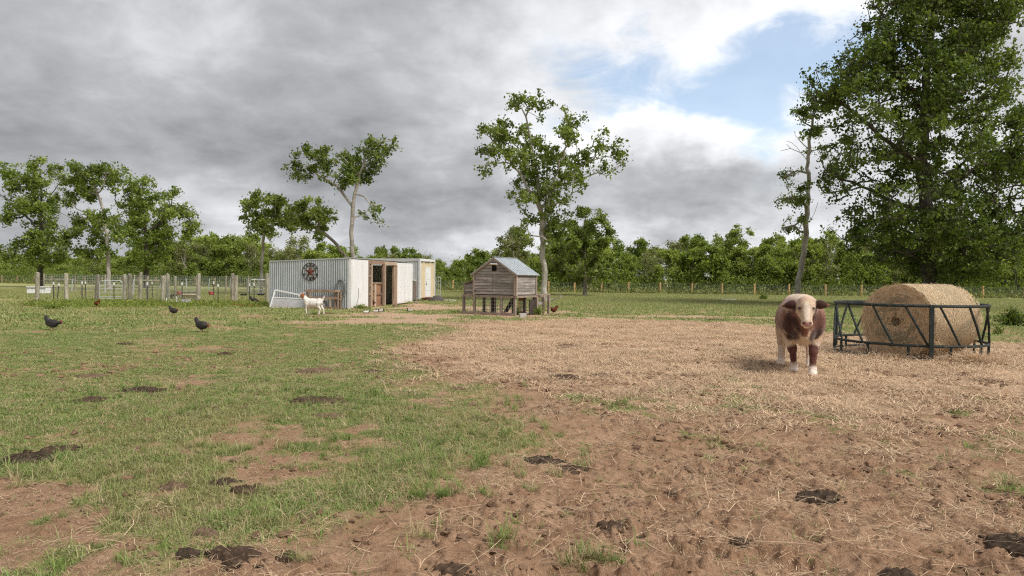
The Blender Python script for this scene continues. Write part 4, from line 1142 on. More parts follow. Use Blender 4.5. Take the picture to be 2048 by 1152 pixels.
# ------------------------------------------------------------------ hay bale
def bale_material():
    m = bpy.data.materials.new('hay_bale'); m.use_nodes = True; N = NT(m.node_tree); bs = N.n['Principled BSDF']
    tc = N.new('ShaderNodeTexCoord'); P = tc.outputs['Object']
    sp = N.new('ShaderNodeSeparateXYZ'); N.put(sp.inputs[0], P)
    rad = N.math('SQRT', N.math('ADD', N.math('POWER', sp.outputs[1], 2), N.math('POWER', N.math('SUBTRACT', sp.outputs[2], .755), 2)))
    ang = N.math('ARCTAN2', sp.outputs[1], N.math('SUBTRACT', sp.outputs[2], .755))
    cv = N.new('ShaderNodeCombineXYZ'); N.put(cv.inputs[0], N.math('MULTIPLY', ang, 1.6)); N.put(cv.inputs[1], sp.outputs[0]); N.put(cv.inputs[2], N.math('MULTIPLY', rad, 3.5))
    n1 = N.noise(cv.outputs[0], 22, 6, .72, .8); n2 = N.noise(cv.outputs[0], 4, 5, .6); n3 = N.noise(P, 60, 4, .7, 1.0)
    c = N.mix(N.ramp(n1, .34, .66), (.36, .26, .155), (.65, .52, .34))
    c = N.mix(N.ramp(n3, .48, .70, 0, .8), c, (.72, .61, .43))
    c = N.mix(N.ramp(n2, .5, .72, 0, .5), c, (.33, .235, .135))
    c = N.mix(N.ramp(n2, .5, .3, 0, .35), c, (.46, .43, .235))
    N.put(bs.inputs['Base Color'], c); bs.inputs['Roughness'].default_value = .95; bs.inputs['Specular IOR Level'].default_value = .1
    b = N.new('ShaderNodeBump'); b.inputs['Distance'].default_value = .05
    N.put(b.inputs['Height'], N.math('ADD', n1, N.math('MULTIPLY', n3, .6))); N.put(bs.inputs['Normal'], b.outputs[0])
    return m
M['bale'] = bale_material()
BE = Vector((8.05, 14.25, 0)); BA = R(30); BR, BL = .775, 1.82
bale = empty('hay_bale', BE, BA); tagit(bale, 'large round net-wrapped hay bale lying in the green feeder', 'hay bale')
na, nx = 120, 44
V = []; F = []
xs_ = np.linspace(0, BL, nx); th = np.linspace(0, 2*np.pi, na, endpoint=False)
for i, x in enumerate(xs_):
    f = min(x, BL-x); edge = 1-.07*np.exp(-f/.05)
    rr = BR*edge*(1 + .016*(fbm(th*3+5, np.full(na, x*3), 1.2, 3, 5)-.5) + .020*(fbm(np.cos(th)*2+9, np.sin(th)*2+np.full(na, x*2.2), 1.5, 3, 15)-.5))
    rr = rr*(1 - .016*np.exp(-((x-.62)/.10)**2) + .012*np.exp(-((x-1.05)/.3)**2))
    z = rr*np.cos(th); z = np.where(z < -.70, -.70-(-.70-z)*.3, z)
    V.append(np.stack([np.full(na, x), rr*np.sin(th), z+.735], 1))
V = np.concatenate(V)
i = np.arange(nx-1)[:, None]*na; j = np.arange(na)[None]; j2 = (j+1) % na
F = np.stack([i+j, i+na+j, i+na+j2, i+j2], -1).reshape(-1, 4)
link('rolled_side', np_mesh('rolled_side', V, F, M['bale'], True), bale)
for x, sgn in ((0.0, -1), (BL, 1)):
    rg = np.linspace(.0, 1, 26); VV = []
    for q in rg:
        rr = BR*.93*q*np.ones(na)
        bulge = .05*(1-q**3) + .055*(fbm(th*0+q*9, th*2.2, 1.0, 3, 8)-.5) + .05*(fbm(np.cos(th)*q*6+4, np.sin(th)*q*6, 1.0, 3, 18)-.5) - .11*np.exp(-((q/(.10+.20*fbm(np.cos(th)*2+2, np.sin(th)*2, 1.0, 2, 28)))**2))*(.3+1.3*fbm(np.cos(th)*q*12+2, np.sin(th)*q*12, 1.0, 3, 28)) + .008*np.sin(q*30+th+4*fbm(th*1.5, q*4+th*0, 1, 2, 3))*(q > .12)*(q < .97)
        if q > .99: bulge = bulge*0
        z = rr*np.cos(th); z = np.where(z < -.70, -.70-(-.70-z)*.3, z)
        VV.append(np.stack([x+sgn*bulge, rr*np.sin(th), z+.735], 1))
    VV = np.concatenate(VV)
    i = np.arange(25)[:, None]*na
    F = np.stack([i+j, i+na+j, i+na+j2, i+j2], -1).reshape(-1, 4)
    if sgn > 0: F = F[:, ::-1]
    link('rolled_end', np_mesh('rolled_end', VV, F, M['bale'], True), bale)
# loose wisps on its surface
M['straw'] = mat('straw', (.62, .47, .30), (.50, .35, .21), (.70, .57, .39), 8, .8, vary=.25)
def wisps(n, seed, L, fn, curl=.4):
    """thin bent blades: fn gives root, direction, normal arrays"""
    rng = np.random.default_rng(seed); P, d, nn = fn(n, rng)
    l = (L*np.exp(rng.normal(0, .35, n)))[:, None]; w = np.cross(d, nn); w /= np.maximum(np.linalg.norm(w, axis=1, keepdims=True), 1e-6)
    wd = rng.uniform(.0018, .0042, (n, 1)); k = rng.normal(0, curl, (n, 1)); lift = rng.uniform(-.1, .16, (n, 1))
    pts = []
    for t in (0, .5, 1):
        c = P + d*l*t + w*l*k*t*t*.6 + nn*l*(lift*t - .35*t*t*lift)
        pts += [c - w*wd*(1-.5*t), c + w*wd*(1-.5*t)]
    V = np.stack(pts, 1).reshape(-1, 3); b = np.arange(n)[:, None]*6
    F = np.concatenate([b+np.array([[0, 1, 3, 2]]), b+np.array([[2, 3, 5, 4]])], 1).reshape(-1, 4)
    return V, F
def on_bale(n, rng):
    a = rng.uniform(0, 2*np.pi, n); end = rng.uniform(0, 1, n) < .42
    x = rng.uniform(.02, BL, n); rr = np.where(end, BR*np.sqrt(rng.uniform(.02, .98, n)), BR*1.003); x = np.where(end, -.035, x)
    nrm = np.stack([np.where(end, -1., 0), np.where(end, 0, np.sin(a)), np.where(end, 0, np.cos(a))], 1)
    tan = np.stack([rng.normal(0, .55, n)*(~end), np.cos(a), -np.sin(a)], 1) + rng.normal(0, .35, (n, 3)); tan -= nrm*(tan*nrm).sum(1, keepdims=True)
    tan /= np.linalg.norm(tan, axis=1, keepdims=True)
    P = np.stack([x, rr*np.sin(a), np.maximum(rr*np.cos(a)+.735, .03)], 1)
    return P, tan + nrm*.04, nrm
V, F = wisps(16000, 3, .10, on_bale)
o = link('loose_straw', np_mesh('loose_straw', V, F, M['straw']), bale); o['kind'] = 'stuff'
def tuft_bale(n, rng):
    P = np.tile(np.array([[.18, -BR*.84, .42]]), (n, 1)) + rng.normal(0, .035, (n, 3)); d = np.array([-.5, -.35, -.4]) + rng.normal(0, .4, (n, 3)); d /= np.linalg.norm(d, axis=1, keepdims=True)
    nn = rng.normal(size=(n, 3)); nn -= d*(nn*d).sum(1, keepdims=True); nn /= np.linalg.norm(nn, axis=1, keepdims=True); return P, d, nn
V, F = wisps(160, 4, .24, tuft_bale)
o = link('straw_tuft', np_mesh('straw_tuft', V, F, M['straw']), bale)
# ------------------------------------------------------------------ animals: one continuous skin each, grown from a smooth distance field
def caps(a, b, ra, rb, k=.05): return ('c', np.array(a, float), np.array(b, float), ra, rb, k)
def elps(c, r, k=.05, rot=None): return ('e', np.array(c, float), np.array(r, float), rot, None, k)
def field(prims, P):
    d = None
    for p in prims:
        if p[0] == 'c':
            a, b, ra, rb, k = p[1:]; ab = b-a; t = np.clip(((P-a)@ab)/max(ab@ab, 1e-9), 0, 1)
            q = np.linalg.norm(P-(a+t[:, None]*ab), axis=1) - (ra+(rb-ra)*t)
        else:
            c, r, rot, _, k = p[1:]; X = P-c
            if rot is not None: X = X@np.array(rot)
            k0 = np.linalg.norm(X/r, axis=1); k1 = np.linalg.norm(X/(r*r), axis=1); q = k0*(k0-1)/np.maximum(k1, 1e-6)
        if d is None: d = q
        else:
            h = np.clip(.5+.5*(d-q)/k, 0, 1); d = d*(1-h)+q*h - k*h*(1-h)
    return d
def skin(prims, lo, hi, h):
    ax = [np.arange(l, u+h, h) for l, u in zip(lo, hi)]
    G = np.stack(np.meshgrid(*ax, indexing='ij'), -1); sh = G.shape[:3]
    f = field(prims, G.reshape(-1, 3)).reshape(sh)
    neg = f < 0
    cells = [slice(None, -1), slice(1, None)]
    cnt = np.zeros(tuple(s-1 for s in sh)); acc = np.zeros(cnt.shape+(3,))
    off = [(x, y, z) for x in (0, 1) for y in (0, 1) for z in (0, 1)]
    for a in off:
        for axis in range(3):
            if a[axis] == 1: continue
            b = list(a); b[axis] = 1
            fa = f[tuple(cells[i] for i in a)]; fb = f[tuple(cells[i] for i in b)]
            m = (fa < 0) != (fb < 0); t = np.where(m, fa/np.where(m, fa-fb, 1), 0)
            p = np.zeros(cnt.shape+(3,))
            for q in range(3): p[..., q] = a[q]
            p[..., axis] = t
            acc += np.where(m[..., None], p, 0); cnt += m
    ok = cnt > 0
    idx = -np.ones(cnt.shape, int); idx[ok] = np.arange(ok.sum())
    I = np.stack(np.nonzero(ok), 1)
    V = (I + acc[ok]/cnt[ok][:, None])*h + np.array(lo)
    F = []
    for axis in range(3):
        o1, o2 = [(1, 2), (2, 0), (0, 1)][axis]
        s0 = [slice(1, -1)]*3; s0[axis] = slice(0, -1); s1 = list(s0); s1[axis] = slice(1, None)
        A = neg[tuple(s0)]; B = neg[tuple(s1)]
        for flip, msk in ((False, A & ~B), (True, ~A & B)):
            K = np.stack(np.nonzero(msk), 1)
            if len(K) == 0: continue
            K = K + np.array([1 if q != axis else 0 for q in range(3)])
            def g(da, db):
                J = K.copy(); J[:, o1] += da; J[:, o2] += db; return idx[J[:, 0], J[:, 1], J[:, 2]]
            quad = np.stack([g(-1, -1), g(0, -1), g(0, 0), g(-1, 0)], 1)
            F.append(quad[:, ::-1] if flip else quad)
    F = np.concatenate(F); F = F[(F >= 0).all(1)]
    return V, F
def fur_mat(name, rough=.85, bump=.006, bscale=60, sheen=0.2):
    m = bpy.data.materials.new(name); m.use_nodes = True; N = NT(m.node_tree); bs = N.n['Principled BSDF']
    a = N.new('ShaderNodeAttribute'); a.attribute_name = 'coat'
    tc = N.new('ShaderNodeTexCoord')
    n = N.noise(N.vmath('MULTIPLY', tc.outputs['Object'], (1, 1, .45)), bscale, 5, .7)
    N.put(bs.inputs['Base Color'], N.mix(1.0, a.outputs['Color'], N.ramp(n, .3, .7, .78, 1.18), 'MULTIPLY'))
    bs.inputs['Roughness'].default_value = rough; bs.inputs['Specular IOR Level'].default_value = .2
    if sheen: bs.inputs['Sheen Weight'].default_value = sheen
    b = N.new('ShaderNodeBump'); b.inputs['Distance'].default_value = bump
    N.put(b.inputs['Height'], n); N.put(bs.inputs['Normal'], b.outputs[0]); return m
M['fur'] = fur_mat('short_fur'); M['hair'] = fur_mat('coat_hair', .8, .0001, 60, 0); M['feather'] = fur_mat('feathers', .75, .008, 45, .1)
def animal(name, prims, colour, lo, hi, h, loc, rz, m, label, cat, group=None, scale=1.0, shared=None, hair=None):
    if shared is None:
        V, F = skin(prims, lo, hi, h)
        me = np_mesh(name, V, F, M[m], True)
        c = np.ones((len(V), 4), np.float32); c[:, :3] = colour(V)
        at_ = me.attributes.new('coat', 'FLOAT_COLOR', 'POINT'); at_.data.foreach_set('color', c.ravel())
    else: me = shared
    o = link(name, me, None, loc, rz); o.scale = (scale,)*3
    tagit(o, label, cat, group)
    if hair: coat_hair(o, V, F, c, *hair)
    return o
def coat_hair(o, V, F, c, n, L, w):
    """short hairs lying back and down over the skin, coloured like the coat below them"""
    rng = np.random.default_rng(9); q = F[rng.integers(0, len(F), n)]; wt = rng.dirichlet((1, 1, 1, 1), n)
    P = (V[q]*wt[..., None]).sum(1); C = (c[q]*wt[..., None]).sum(1)
    nn = np.cross(V[q[:, 2]]-V[q[:, 0]], V[q[:, 3]]-V[q[:, 1]]); nn /= np.maximum(np.linalg.norm(nn, axis=1, keepdims=True), 1e-9)
    k = (P[:, 2] > .05) & (P[:, 0] < 1.0); P, C, nn = P[k], C[k], nn[k]; n = len(P)
    d = np.array([-.7, 0, -.8]) + rng.normal(0, .35, (n, 3)); d -= nn*(d*nn).sum(1, keepdims=True); d /= np.linalg.norm(d, axis=1, keepdims=True)
    s = np.cross(d, nn); l = L*np.exp(rng.normal(0, .3, (n, 1)))
    VV = np.stack([P-s*w, P+s*w, P+d*l+nn*l*.28], 1).reshape(-1, 3); FF = np.arange(3*n).reshape(-1, 3)
    me = np_mesh('coat_hair', VV, FF, M['hair']); C = C*np.concatenate([rng.uniform(.68, 1.28, (n, 1))*np.ones((1, 3)), np.ones((n, 1))], 1)
    a = me.attributes.new('coat', 'FLOAT_COLOR', 'POINT'); a.data.foreach_set('color', np.repeat(C, 3, 0).astype(np.float32).ravel())
    link('coat_hair', me, o)
def blend(c, mask, col): return c*(1-mask[:, None]) + np.array(col)[None]*mask[:, None]
def n3(P, s, seed): return (fbm(P[:, 0]+P[:, 2]*.7, P[:, 1]*1.3+P[:, 2], s, 4, seed)+fbm(P[:, 1]-P[:, 2]*.6, P[:, 0]+P[:, 2]*.4, s, 4, seed+31))/2
def near(P, c, r): return sstep(1.15, .85, np.linalg.norm((P-np.array(c))/np.array(r), axis=1))

# --- cow, walking towards the camera
def rotx(a): return np.array(Matrix.Rotation(a, 3, 'X'))
def roty(a): return np.array(Matrix.Rotation(a, 3, 'Y'))
cow = [elps((0, 0, .92), (.88, .395, .385)), elps((.48, 0, .94), (.42, .31, .39), .08), elps((-.62, 0, 1.0), (.36, .31, .31), .1), elps((.35, 0, 1.19), (.45, .13, .11), .1),
       elps((-.25, 0, 1.20), (.75, .22, .12), .1), elps((-.1, 0, .76), (.62, .34, .27), .1), elps((.76, 0, .72), (.20, .17, .22), .1),
       elps((.62, .22, .92), (.18, .12, .25), .08), elps((.62, -.22, .92), (.18, .12, .25), .08), elps((-.6, .2, .86), (.24, .13, .26), .08), elps((-.6, -.2, .86), (.24, .13, .26), .08),
       caps((.58, 0, 1.06), (1.0, 0, 1.12), .25, .155, .1), caps((.84, 0, .74), (1.02, 0, .98), .06, .07, .08),
       # head
       elps((1.10, 0, 1.19), (.125, .125, .145), .05), elps((1.07, 0, 1.29), (.085, .105, .065), .05), caps((1.15, 0, 1.14), (1.275, 0, .91), .108, .075, .05), elps((1.285, 0, .872), (.068, .092, .068), .03),
       caps((1.06, 0, 1.04), (1.22, 0, .84), .085, .055, .04), elps((1.165, .095, 1.135), (.045, .035, .04), .03), elps((1.165, -.095, 1.135), (.045, .035, .04), .03),
       elps((1.04, .205, 1.215), (.04, .10, .075), .03, rotx(-.12)), elps((1.04, -.205, 1.205), (.04, .10, .075), .03, rotx(.18)), caps((1.03, .22, 1.215), (1.03, .345, 1.20), .058, .020, .04), caps((1.03, -.22, 1.20), (1.03, -.345, 1.175), .058, .020, .04),
       # near fore leg, planted forward
       caps((.56, .20, .80), (.58, .18, .60), .14, .105, .06), caps((.58, .18, .60), (.66, .16, .40), .095, .068, .04), elps((.665, .16, .39), (.066, .06, .075), .03), caps((.665, .16, .37), (.70, .15, .14), .060, .052, .03),
       elps((.705, .15, .125), (.062, .060, .06), .03), caps((.715, .15, .10), (.745, .15, .045), .060, .072, .02), elps((.755, .15, .028), (.085, .072, .036), .02),
       # other fore leg, lifted
       caps((.54, -.20, .80), (.56, -.20, .60), .14, .105, .06), caps((.56, -.20, .60), (.57, -.16, .44), .096, .074, .04), elps((.575, -.155, .42), (.072, .066, .075), .03), caps((.57, -.15, .41), (.45, -.12, .18), .058, .050, .03),
       elps((.44, -.115, .165), (.06, .058, .055), .03), caps((.44, -.11, .15), (.455, -.11, .07), .054, .064, .02), elps((.465, -.11, .055), (.074, .064, .036), .02),
       # hind legs
       caps((-.58, -.21, .82), (-.50, -.23, .66), .17, .12, .08), caps((-.50, -.24, .66), (-.70, -.25, .43), .13, .082, .05), caps((-.70, -.25, .43), (-.60, -.26, .14), .070, .056, .03), elps((-.595, -.26, .12), (.064, .06, .06), .03),
       caps((-.59, -.26, .1), (-.56, -.26, .045), .06, .07, .02), elps((-.55, -.26, .03), (.08, .07, .036), .02),
       caps((-.58, .21, .82), (-.42, .22, .66), .17, .12, .08), caps((-.42, .22, .66), (-.56, .2, .43), .11, .068, .05), caps((-.56, .2, .43), (-.42, .2, .14), .058, .046, .03), elps((-.41, .2, .12), (.056, .052, .055), .03),
       caps((-.40, .2, .1), (-.37, .2, .045), .052, .06, .02), elps((-.36, .2, .03), (.074, .06, .034), .02),
       caps((-.90, 0, 1.12), (-.99, -.02, .85), .035, .026, .04), caps((-.99, -.02, .85), (-.97, -.10, .52), .026, .02, .03), caps((-.97, -.10, .52), (-.93, -.2, .40), .035, .02, .03)]
HZ, HK = 1.065, .87                                        # the head is squat: squeeze it about this height
for i_, p_ in enumerate(cow):
    if 12 < i_ < 24:
        q_ = list(p_)
        for k_ in ((1, 2) if p_[0] == 'c' else (1,)): q_[k_] = p_[k_].copy(); q_[k_][2] = HZ+(q_[k_][2]-HZ)*HK
        if p_[0] == 'e': q_[2] = p_[2]*np.array([1, 1, .93])
        cow[i_] = tuple(q_)
def cow_col(P):
    P = P.copy(); P[:, 2] = np.where(P[:, 0] > .99, HZ+(P[:, 2]-HZ)/HK, P[:, 2])
    x, y, z = P.T; n = n3(P, 5, 3); n2 = n3(P, 14, 9); nf = n3(P, 30, 19)
    c = np.tile(np.array([[.17, .068, .042]]), (len(P), 1))
    roan = sstep(.40, .62, n2*.6+nf*.4 + .28*sstep(.9, 1.25, z) - .16*sstep(.25, .6, x)*sstep(1.2, .9, z))
    c = blend(c, roan*.60, (.46, .29, .20))
    c = blend(c, sstep(1.20, 1.32, z+(n-.5)*.14)*(x < .8), (.60, .46, .345))
    c = blend(c, sstep(.80, .60, z+(n-.5)*.24)*(np.abs(y) > .05), (.58, .42, .29))
    c = blend(c, sstep(.08, .045, np.abs(y)+(n-.5)*.06)*(x > .55)*(x < .95)*(z < .85), (.62, .47, .33))                 # stripe down the brisket
    c = blend(c, sstep(.70, .54, z+(n-.5)*.22)*(x > .45), (.55, .38, .25))
    for s in (1, -1):
        c = blend(c, near(P+((n-.5)*.35)[:, None], (.80, s*.17, .82), (.24, .15, .27))*sstep(.36, .50, n+.04)*.95, (.050, .021, .016))
    c = blend(c, near(P, (.66, .18, .98), (.25, .22, .22))*.45, (.20, .08, .055))
    c = blend(c, near(P, (-.5, -.33, 1.06), (.08, .1, .09)), (.10, .04, .03))
    # legs
    leg = (z < .60)
    c = blend(c, leg*sstep(.62, .5, z), (.63, .50, .39))
    for px_, py_ in ((.66, .16), (.54, -.15)):
        c = blend(c, near(P, (px_, py_, .36), (.17, .12, .17))*sstep(.28, .45, n+.15), (.10, .038, .028))
    c = blend(c, (x > .3)*(y > 0)*sstep(.14, .20, z)*sstep(.46, .38, z)*.9, (.12, .045, .032))
    c = blend(c, sstep(.17, .13, z), (.78, .69, .60))
    c = blend(c, sstep(.052, .035, z), (.40, .20, .15))
    # head
    hd = sstep(.98, 1.03, x + (z-1.1)*.15)*(z > .76)*(np.abs(y) < .16)
    c = blend(c, hd, (.54, .39, .275))
    c = blend(c, hd*sstep(1.22, 1.30, z)*sstep(.35, .65, n2), (.50, .34, .23))
    c = blend(c, near(P, (1.24, 0, 1.06), (.14, .05, .22)), (.70, .58, .46))
    c = blend(c, near(P, (1.33, 0, .865), (.05, .068, .045)), (.46, .24, .20))
    c = blend(c, near(P, (1.30, 0, .80), (.06, .08, .03)), (.72, .60, .50))
    for s in (1, -1):
        c = blend(c, near(P, (1.345, s*.048, .885), (.03, .024, .020)), (.06, .026, .024))
        c = blend(c, near(P, (1.205, s*.105, 1.14), (.042, .040, .030)), (.012, .008, .007))
        c = blend(c, near(P, (1.20, s*.10, 1.10), (.05, .04, .05))*.55, (.30, .2, .14))
        e = sstep(.135, .155, s*y)*(x > .9)*(z > 1.08)
        c = blend(c, e, (.050, .018, .014))
        c = blend(c, e*sstep(.30, .335, s*y+(n2-.5)*.03)*.6, (.30, .15, .08))
    return c*np.clip(.82+.4*nf, .7, 1.15)[:, None]
hoof = gp(1622, 752)
CHD = Vector((-.315, -.949, 0)).normalized(); CLF = Vector((-CHD.y, CHD.x, 0))
CO_ = hoof - CHD*.755 - CLF*.15
animal('cow', cow, cow_col, (-1.12, -.5, -.03), (1.42, .5, 1.42), .0165, (CO_.x+.03, CO_.y, -.01), math.atan2(CHD.y, CHD.x), 'fur',
       'cream and brown cow walking towards the camera beside the feeder', 'cow', hair=(15000, .020, .0018))

# --- goat, side on, facing left
goat = [elps((0, 0, .54), (.36, .165, .19)), elps((.25, 0, .54), (.17, .15, .20), .06), elps((-.29, 0, .58), (.16, .14, .16), .06), elps((-.02, 0, .48), (.26, .16, .14), .06),
        caps((.28, 0, .60), (.47, 0, .84), .14, .085, .06), elps((.51, 0, .90), (.09, .07, .075), .04), caps((.53, 0, .89), (.66, 0, .81), .066, .040, .03), elps((.655, 0, .805), (.036, .036, .034), .02),
        elps((.475, .085, .80), (.045, .018, .10), .02, roty(.15)), elps((.475, -.085, .80), (.045, .018, .10), .02, roty(.15)),
        caps((.50, .03, .96), (.40, .055, 1.0), .018, .012, .015), caps((.50, -.03, .96), (.40, -.055, 1.0), .018, .012, .015), caps((.62, 0, .77), (.60, 0, .70), .018, .006, .02),
        caps((-.42, 0, .64), (-.52, 0, .84), .045, .018, .04),
        caps((.25, .09, .46), (.30, .085, .28), .07, .038, .05), caps((.30, .085, .28), (.27, .085, .06), .030, .026, .02), elps((.285, .085, .025), (.04, .028, .03), .02),
        caps((.25, -.09, .46), (.22, -.085, .28), .07, .038, .05), caps((.22, -.085, .28), (.21, -.085, .06), .030, .026, .02), elps((.225, -.085, .025), (.04, .028, .03), .02),
        caps((-.28, .10, .50), (-.27, .10, .38), .10, .07, .05), caps((-.27, .10, .38), (-.37, .095, .25), .058, .032, .03), caps((-.37, .095, .25), (-.31, .095, .05), .028, .026, .02), elps((-.295, .095, .025), (.04, .028, .03), .02),
        caps((-.28, -.10, .50), (-.32, -.10, .38), .10, .07, .05), caps((-.32, -.10, .38), (-.45, -.095, .25), .058, .032, .03), caps((-.45, -.095, .25), (-.47, -.095, .05), .028, .026, .02), elps((-.455, -.095, .025), (.04, .028, .03), .02)]
def goat_col(P):
    x, y, z = P.T; n = n3(P, 7, 5)
    c = np.tile(np.array([[.80, .75, .69]]), (len(P), 1))
    c = blend(c, near(P, (.47, 0, .83), (.10, .2, .14)), (.30, .10, .045))
    c = blend(c, sstep(.545, .575, x)*(z > .7), (.82, .78, .73))
    c = blend(c, sstep(.045, .03, np.abs(y))*(z > .93)*(x > .44), (.80, .75, .69))
    c = blend(c, (z > .965)*1.0, (.62, .56, .50))
    c = blend(c, near(P, (.69, 0, .81), (.02, .03, .02)), (.40, .25, .22))
    for s in (1, -1): c = blend(c, near(P, (.55, s*.068, .905), (.014, .02, .012)), (.03, .02, .02))
    c = blend(c, sstep(.04, .02, z), (.45, .38, .32))
    return c*np.clip(.9+.2*n, .8, 1.1)[:, None]
g0 = gp(626, 629)
animal('goat', goat, goat_col, (-.62, -.26, -.02), (.76, .26, 1.06), .0125, g0, R(176), 'fur', 'white goat with a brown head standing before the corrugated wall', 'goat', scale=.90, hair=(5000, .028, .003))

# --- hens
def hen(stretch=0.0, headup=.0):
    hx, hz = .20+stretch*.10, .35-stretch*.12+headup
    return [elps((0, 0, .20), (.155, .09, .105), .03), elps((.08, 0, .20), (.105, .085, .105), .04), caps((.10, 0, .22), (hx-.01, 0, hz-.02), .062, .034, .04), elps((hx, 0, hz), (.038, .026, .031), .02),
            caps((hx+.03, 0, hz-.004), (hx+.066, 0, hz-.014), .013, .004, .01), elps((hx+.002, 0, hz+.036), (.030, .009, .017), .01), elps((hx+.03, 0, hz-.034), (.011, .010, .018), .01),
            caps((-.09, 0, .24), (-.19, 0, .36), .085, .040, .05), elps((-.19, 0, .37), (.055, .020, .075), .03), elps((-.01, .070, .215), (.125, .028, .062), .02), elps((-.01, -.070, .215), (.125, .028, .062), .02),
            caps((-.01, .045, .14), (-.015, .045, .09), .042, .022, .02), caps((-.015, .045, .09), (.0, .045, .012), .013, .011, .01), caps((-.02, .045, .010), (.05, .055, .010), .010, .008, .01),
            caps((.02, -.045, .14), (.02, -.045, .09), .042, .022, .02), caps((.02, -.045, .09), (.03, -.045, .012), .013, .011, .01), caps((.01, -.045, .010), (.08, -.055, .010), .010, .008, .01)]
def hen_col(base, second, hx, hz):
    def f(P):
        x, y, z = P.T; n = n3(P, 22, 7); bar = .5+.5*np.sin(P[:, 0]*150+P[:, 2]*90+n*6)
        c = blend(np.tile(np.array([base]), (len(P), 1)), sstep(.45, .65, n)*.55*(.4+.6*bar), second)
        c = blend(c, sstep(.092, .080, z), (.50, .36, .17))
        c = blend(c, near(P, (hx+.002, 0, hz+.04), (.036, .02, .018)), (.34, .06, .045))
        c = blend(c, near(P, (hx+.03, 0, hz-.03), (.02, .02, .024)), (.30, .06, .045))
        c = blend(c, near(P, (hx+.02, 0, hz), (.02, .04, .015))*.6, (.30, .07, .05))
        c = blend(c, sstep(hx+.040, hx+.048, x), (.45, .33, .18))
        return c
    return f
BLK = ((.040, .036, .034), (.15, .135, .125)); RED = ((.20, .055, .022), (.32, .11, .045)); DRD = ((.115, .030, .016), (.22, .06, .03))
def place_hen(px, py, heading, kind, stretch, up, label, sc=1.0, h=.0105):
    hx, hz = .20+stretch*.10, .35-stretch*.12+up
    p = gp(px, py)
    animal('hen', hen(stretch, up), hen_col(kind[0], kind[1], hx, hz), (-.28, -.13, -.01), (.40, .13, .48), h, p, R(heading), 'feather', label, 'hen', scale=sc*.82, hair=(2200, .034, .0045))
place_hen(104, 660, -6, BLK, 1.0, .02, 'black speckled hen stretching its neck forward, leftmost on the grass', 1.12)
place_hen(403, 664, -18, BLK, .35, -.10, 'black speckled hen with raised tail, nearest the camera', 1.12)
place_hen(347, 630, -12, BLK, .25, -.06, 'smaller black speckled hen further back, before the pen', 1.02)
place_hen(194, 614, 150, RED, .1, -.10, 'russet hen pecking in the grass at the pen fence', 1.05)
place_hen(1108, 627, 215, DRD, .0, -.04, 'dark red hen walking right of the coop', 1.05)
place_hen(508, 607, 20, BLK, .6, -.10, 'black hen scratching inside the pen next to the shed', 1.15)
place_hen(747, 613, 75, DRD, .0, -.04, 'dark red hen in the shed doorway', 1.2)
# --- ducks resting on the ground
def duck(turn): 
    return [elps((0, 0, .10), (.21, .105, .095), .03), elps((.10, 0, .11), (.12, .10, .09), .04), caps((-.15, 0, .11), (-.28, 0, .12), .06, .02, .04), caps((.14, 0, .14), (.18, turn*.03, .23), .045, .034, .03),
            elps((.20, turn*.05, .245), (.05, .034, .034), .02), caps((.23, turn*.07, .24), (.29, turn*.11, .232), .018, .012, .01), elps((-.03, .09, .12), (.17, .026, .06), .02), elps((-.03, -.09, .12), (.17, .026, .06), .02)]
def duck_col(seed, white):
    def f(P):
        x, y, z = P.T; n = n3(P, 9, seed)
        c = np.tile(np.array([[.66, .63, .60]]), (len(P), 1))
        c = blend(c, sstep(.12, .15, x+(n-.5)*.1), (.045, .045, .042))
        c = blend(c, sstep(.145, .165, z+(n-.5)*.10)*(x < .1)*white, (.06, .055, .055))
        c = blend(c, sstep(-.2, -.24, x), (.08, .07, .07)); c = blend(c, sstep(.245, .255, x), (.36, .20, .10)); return c
    return f
for i, (px, py, hd, wt, lab) in enumerate([(733, 627, 8, 0, 'white duck with a dark head resting, leftmost of the ducks by the shed'), (752, 625, 10, .8, 'second duck from the left, black and white, resting before the shed'),
                                      (762, 624, 5, .4, 'pale duck with its dark head up, third from the left'), (820, 623, 200, .9, 'black and white duck resting alone before the white shed boards'),
                                      (833, 606.5, 150, .9, 'black and white duck standing at the container corner')]):
    animal('duck', duck((-1)**i), duck_col(i*3+2, wt), (-.34, -.15, -.01), (.36, .15, .31), .0115, gp(px, py), R(hd), 'feather', lab, 'duck', scale=.60)
# ------------------------------------------------------------------ pen contents and odds and ends
M['red'] = mat('red_plastic', (.40, .055, .06), (.34, .05, .05), None, 3, .5)
M['black'] = mat('black_rubber', (.03, .03, .032), (.05, .048, .045), None, 4, .7)
M['pale_board'] = mat('pale_board', (.62, .50, .40), (.52, .41, .32), None, 3, .9, vary=.15)
M['grey_board'] = mat('grey_board', (.46, .44, .45), (.36, .34, .35), None, 3, .9, vary=.15)
M['orange'] = mat('orange_plank', (.46, .17, .07), (.36, .13, .06), None, 4, .85)
M['blue'] = mat('blue_tub', (.10, .12, .17), (.075, .09, .13), None, 3, .6)
def lathe(prof, n=18):
    mb = MB()
    for r, z in prof:
        for k in range(n):
            a = 2*math.pi*k/n; mb.v.append(Vector((r*math.cos(a), r*math.sin(a), z)))
    for i in range(len(prof)-1):
        for k in range(n):
            k2 = (k+1) % n; mb.f.append([i*n+k, i*n+k2, (i+1)*n+k2, (i+1)*n+k])
    return mb
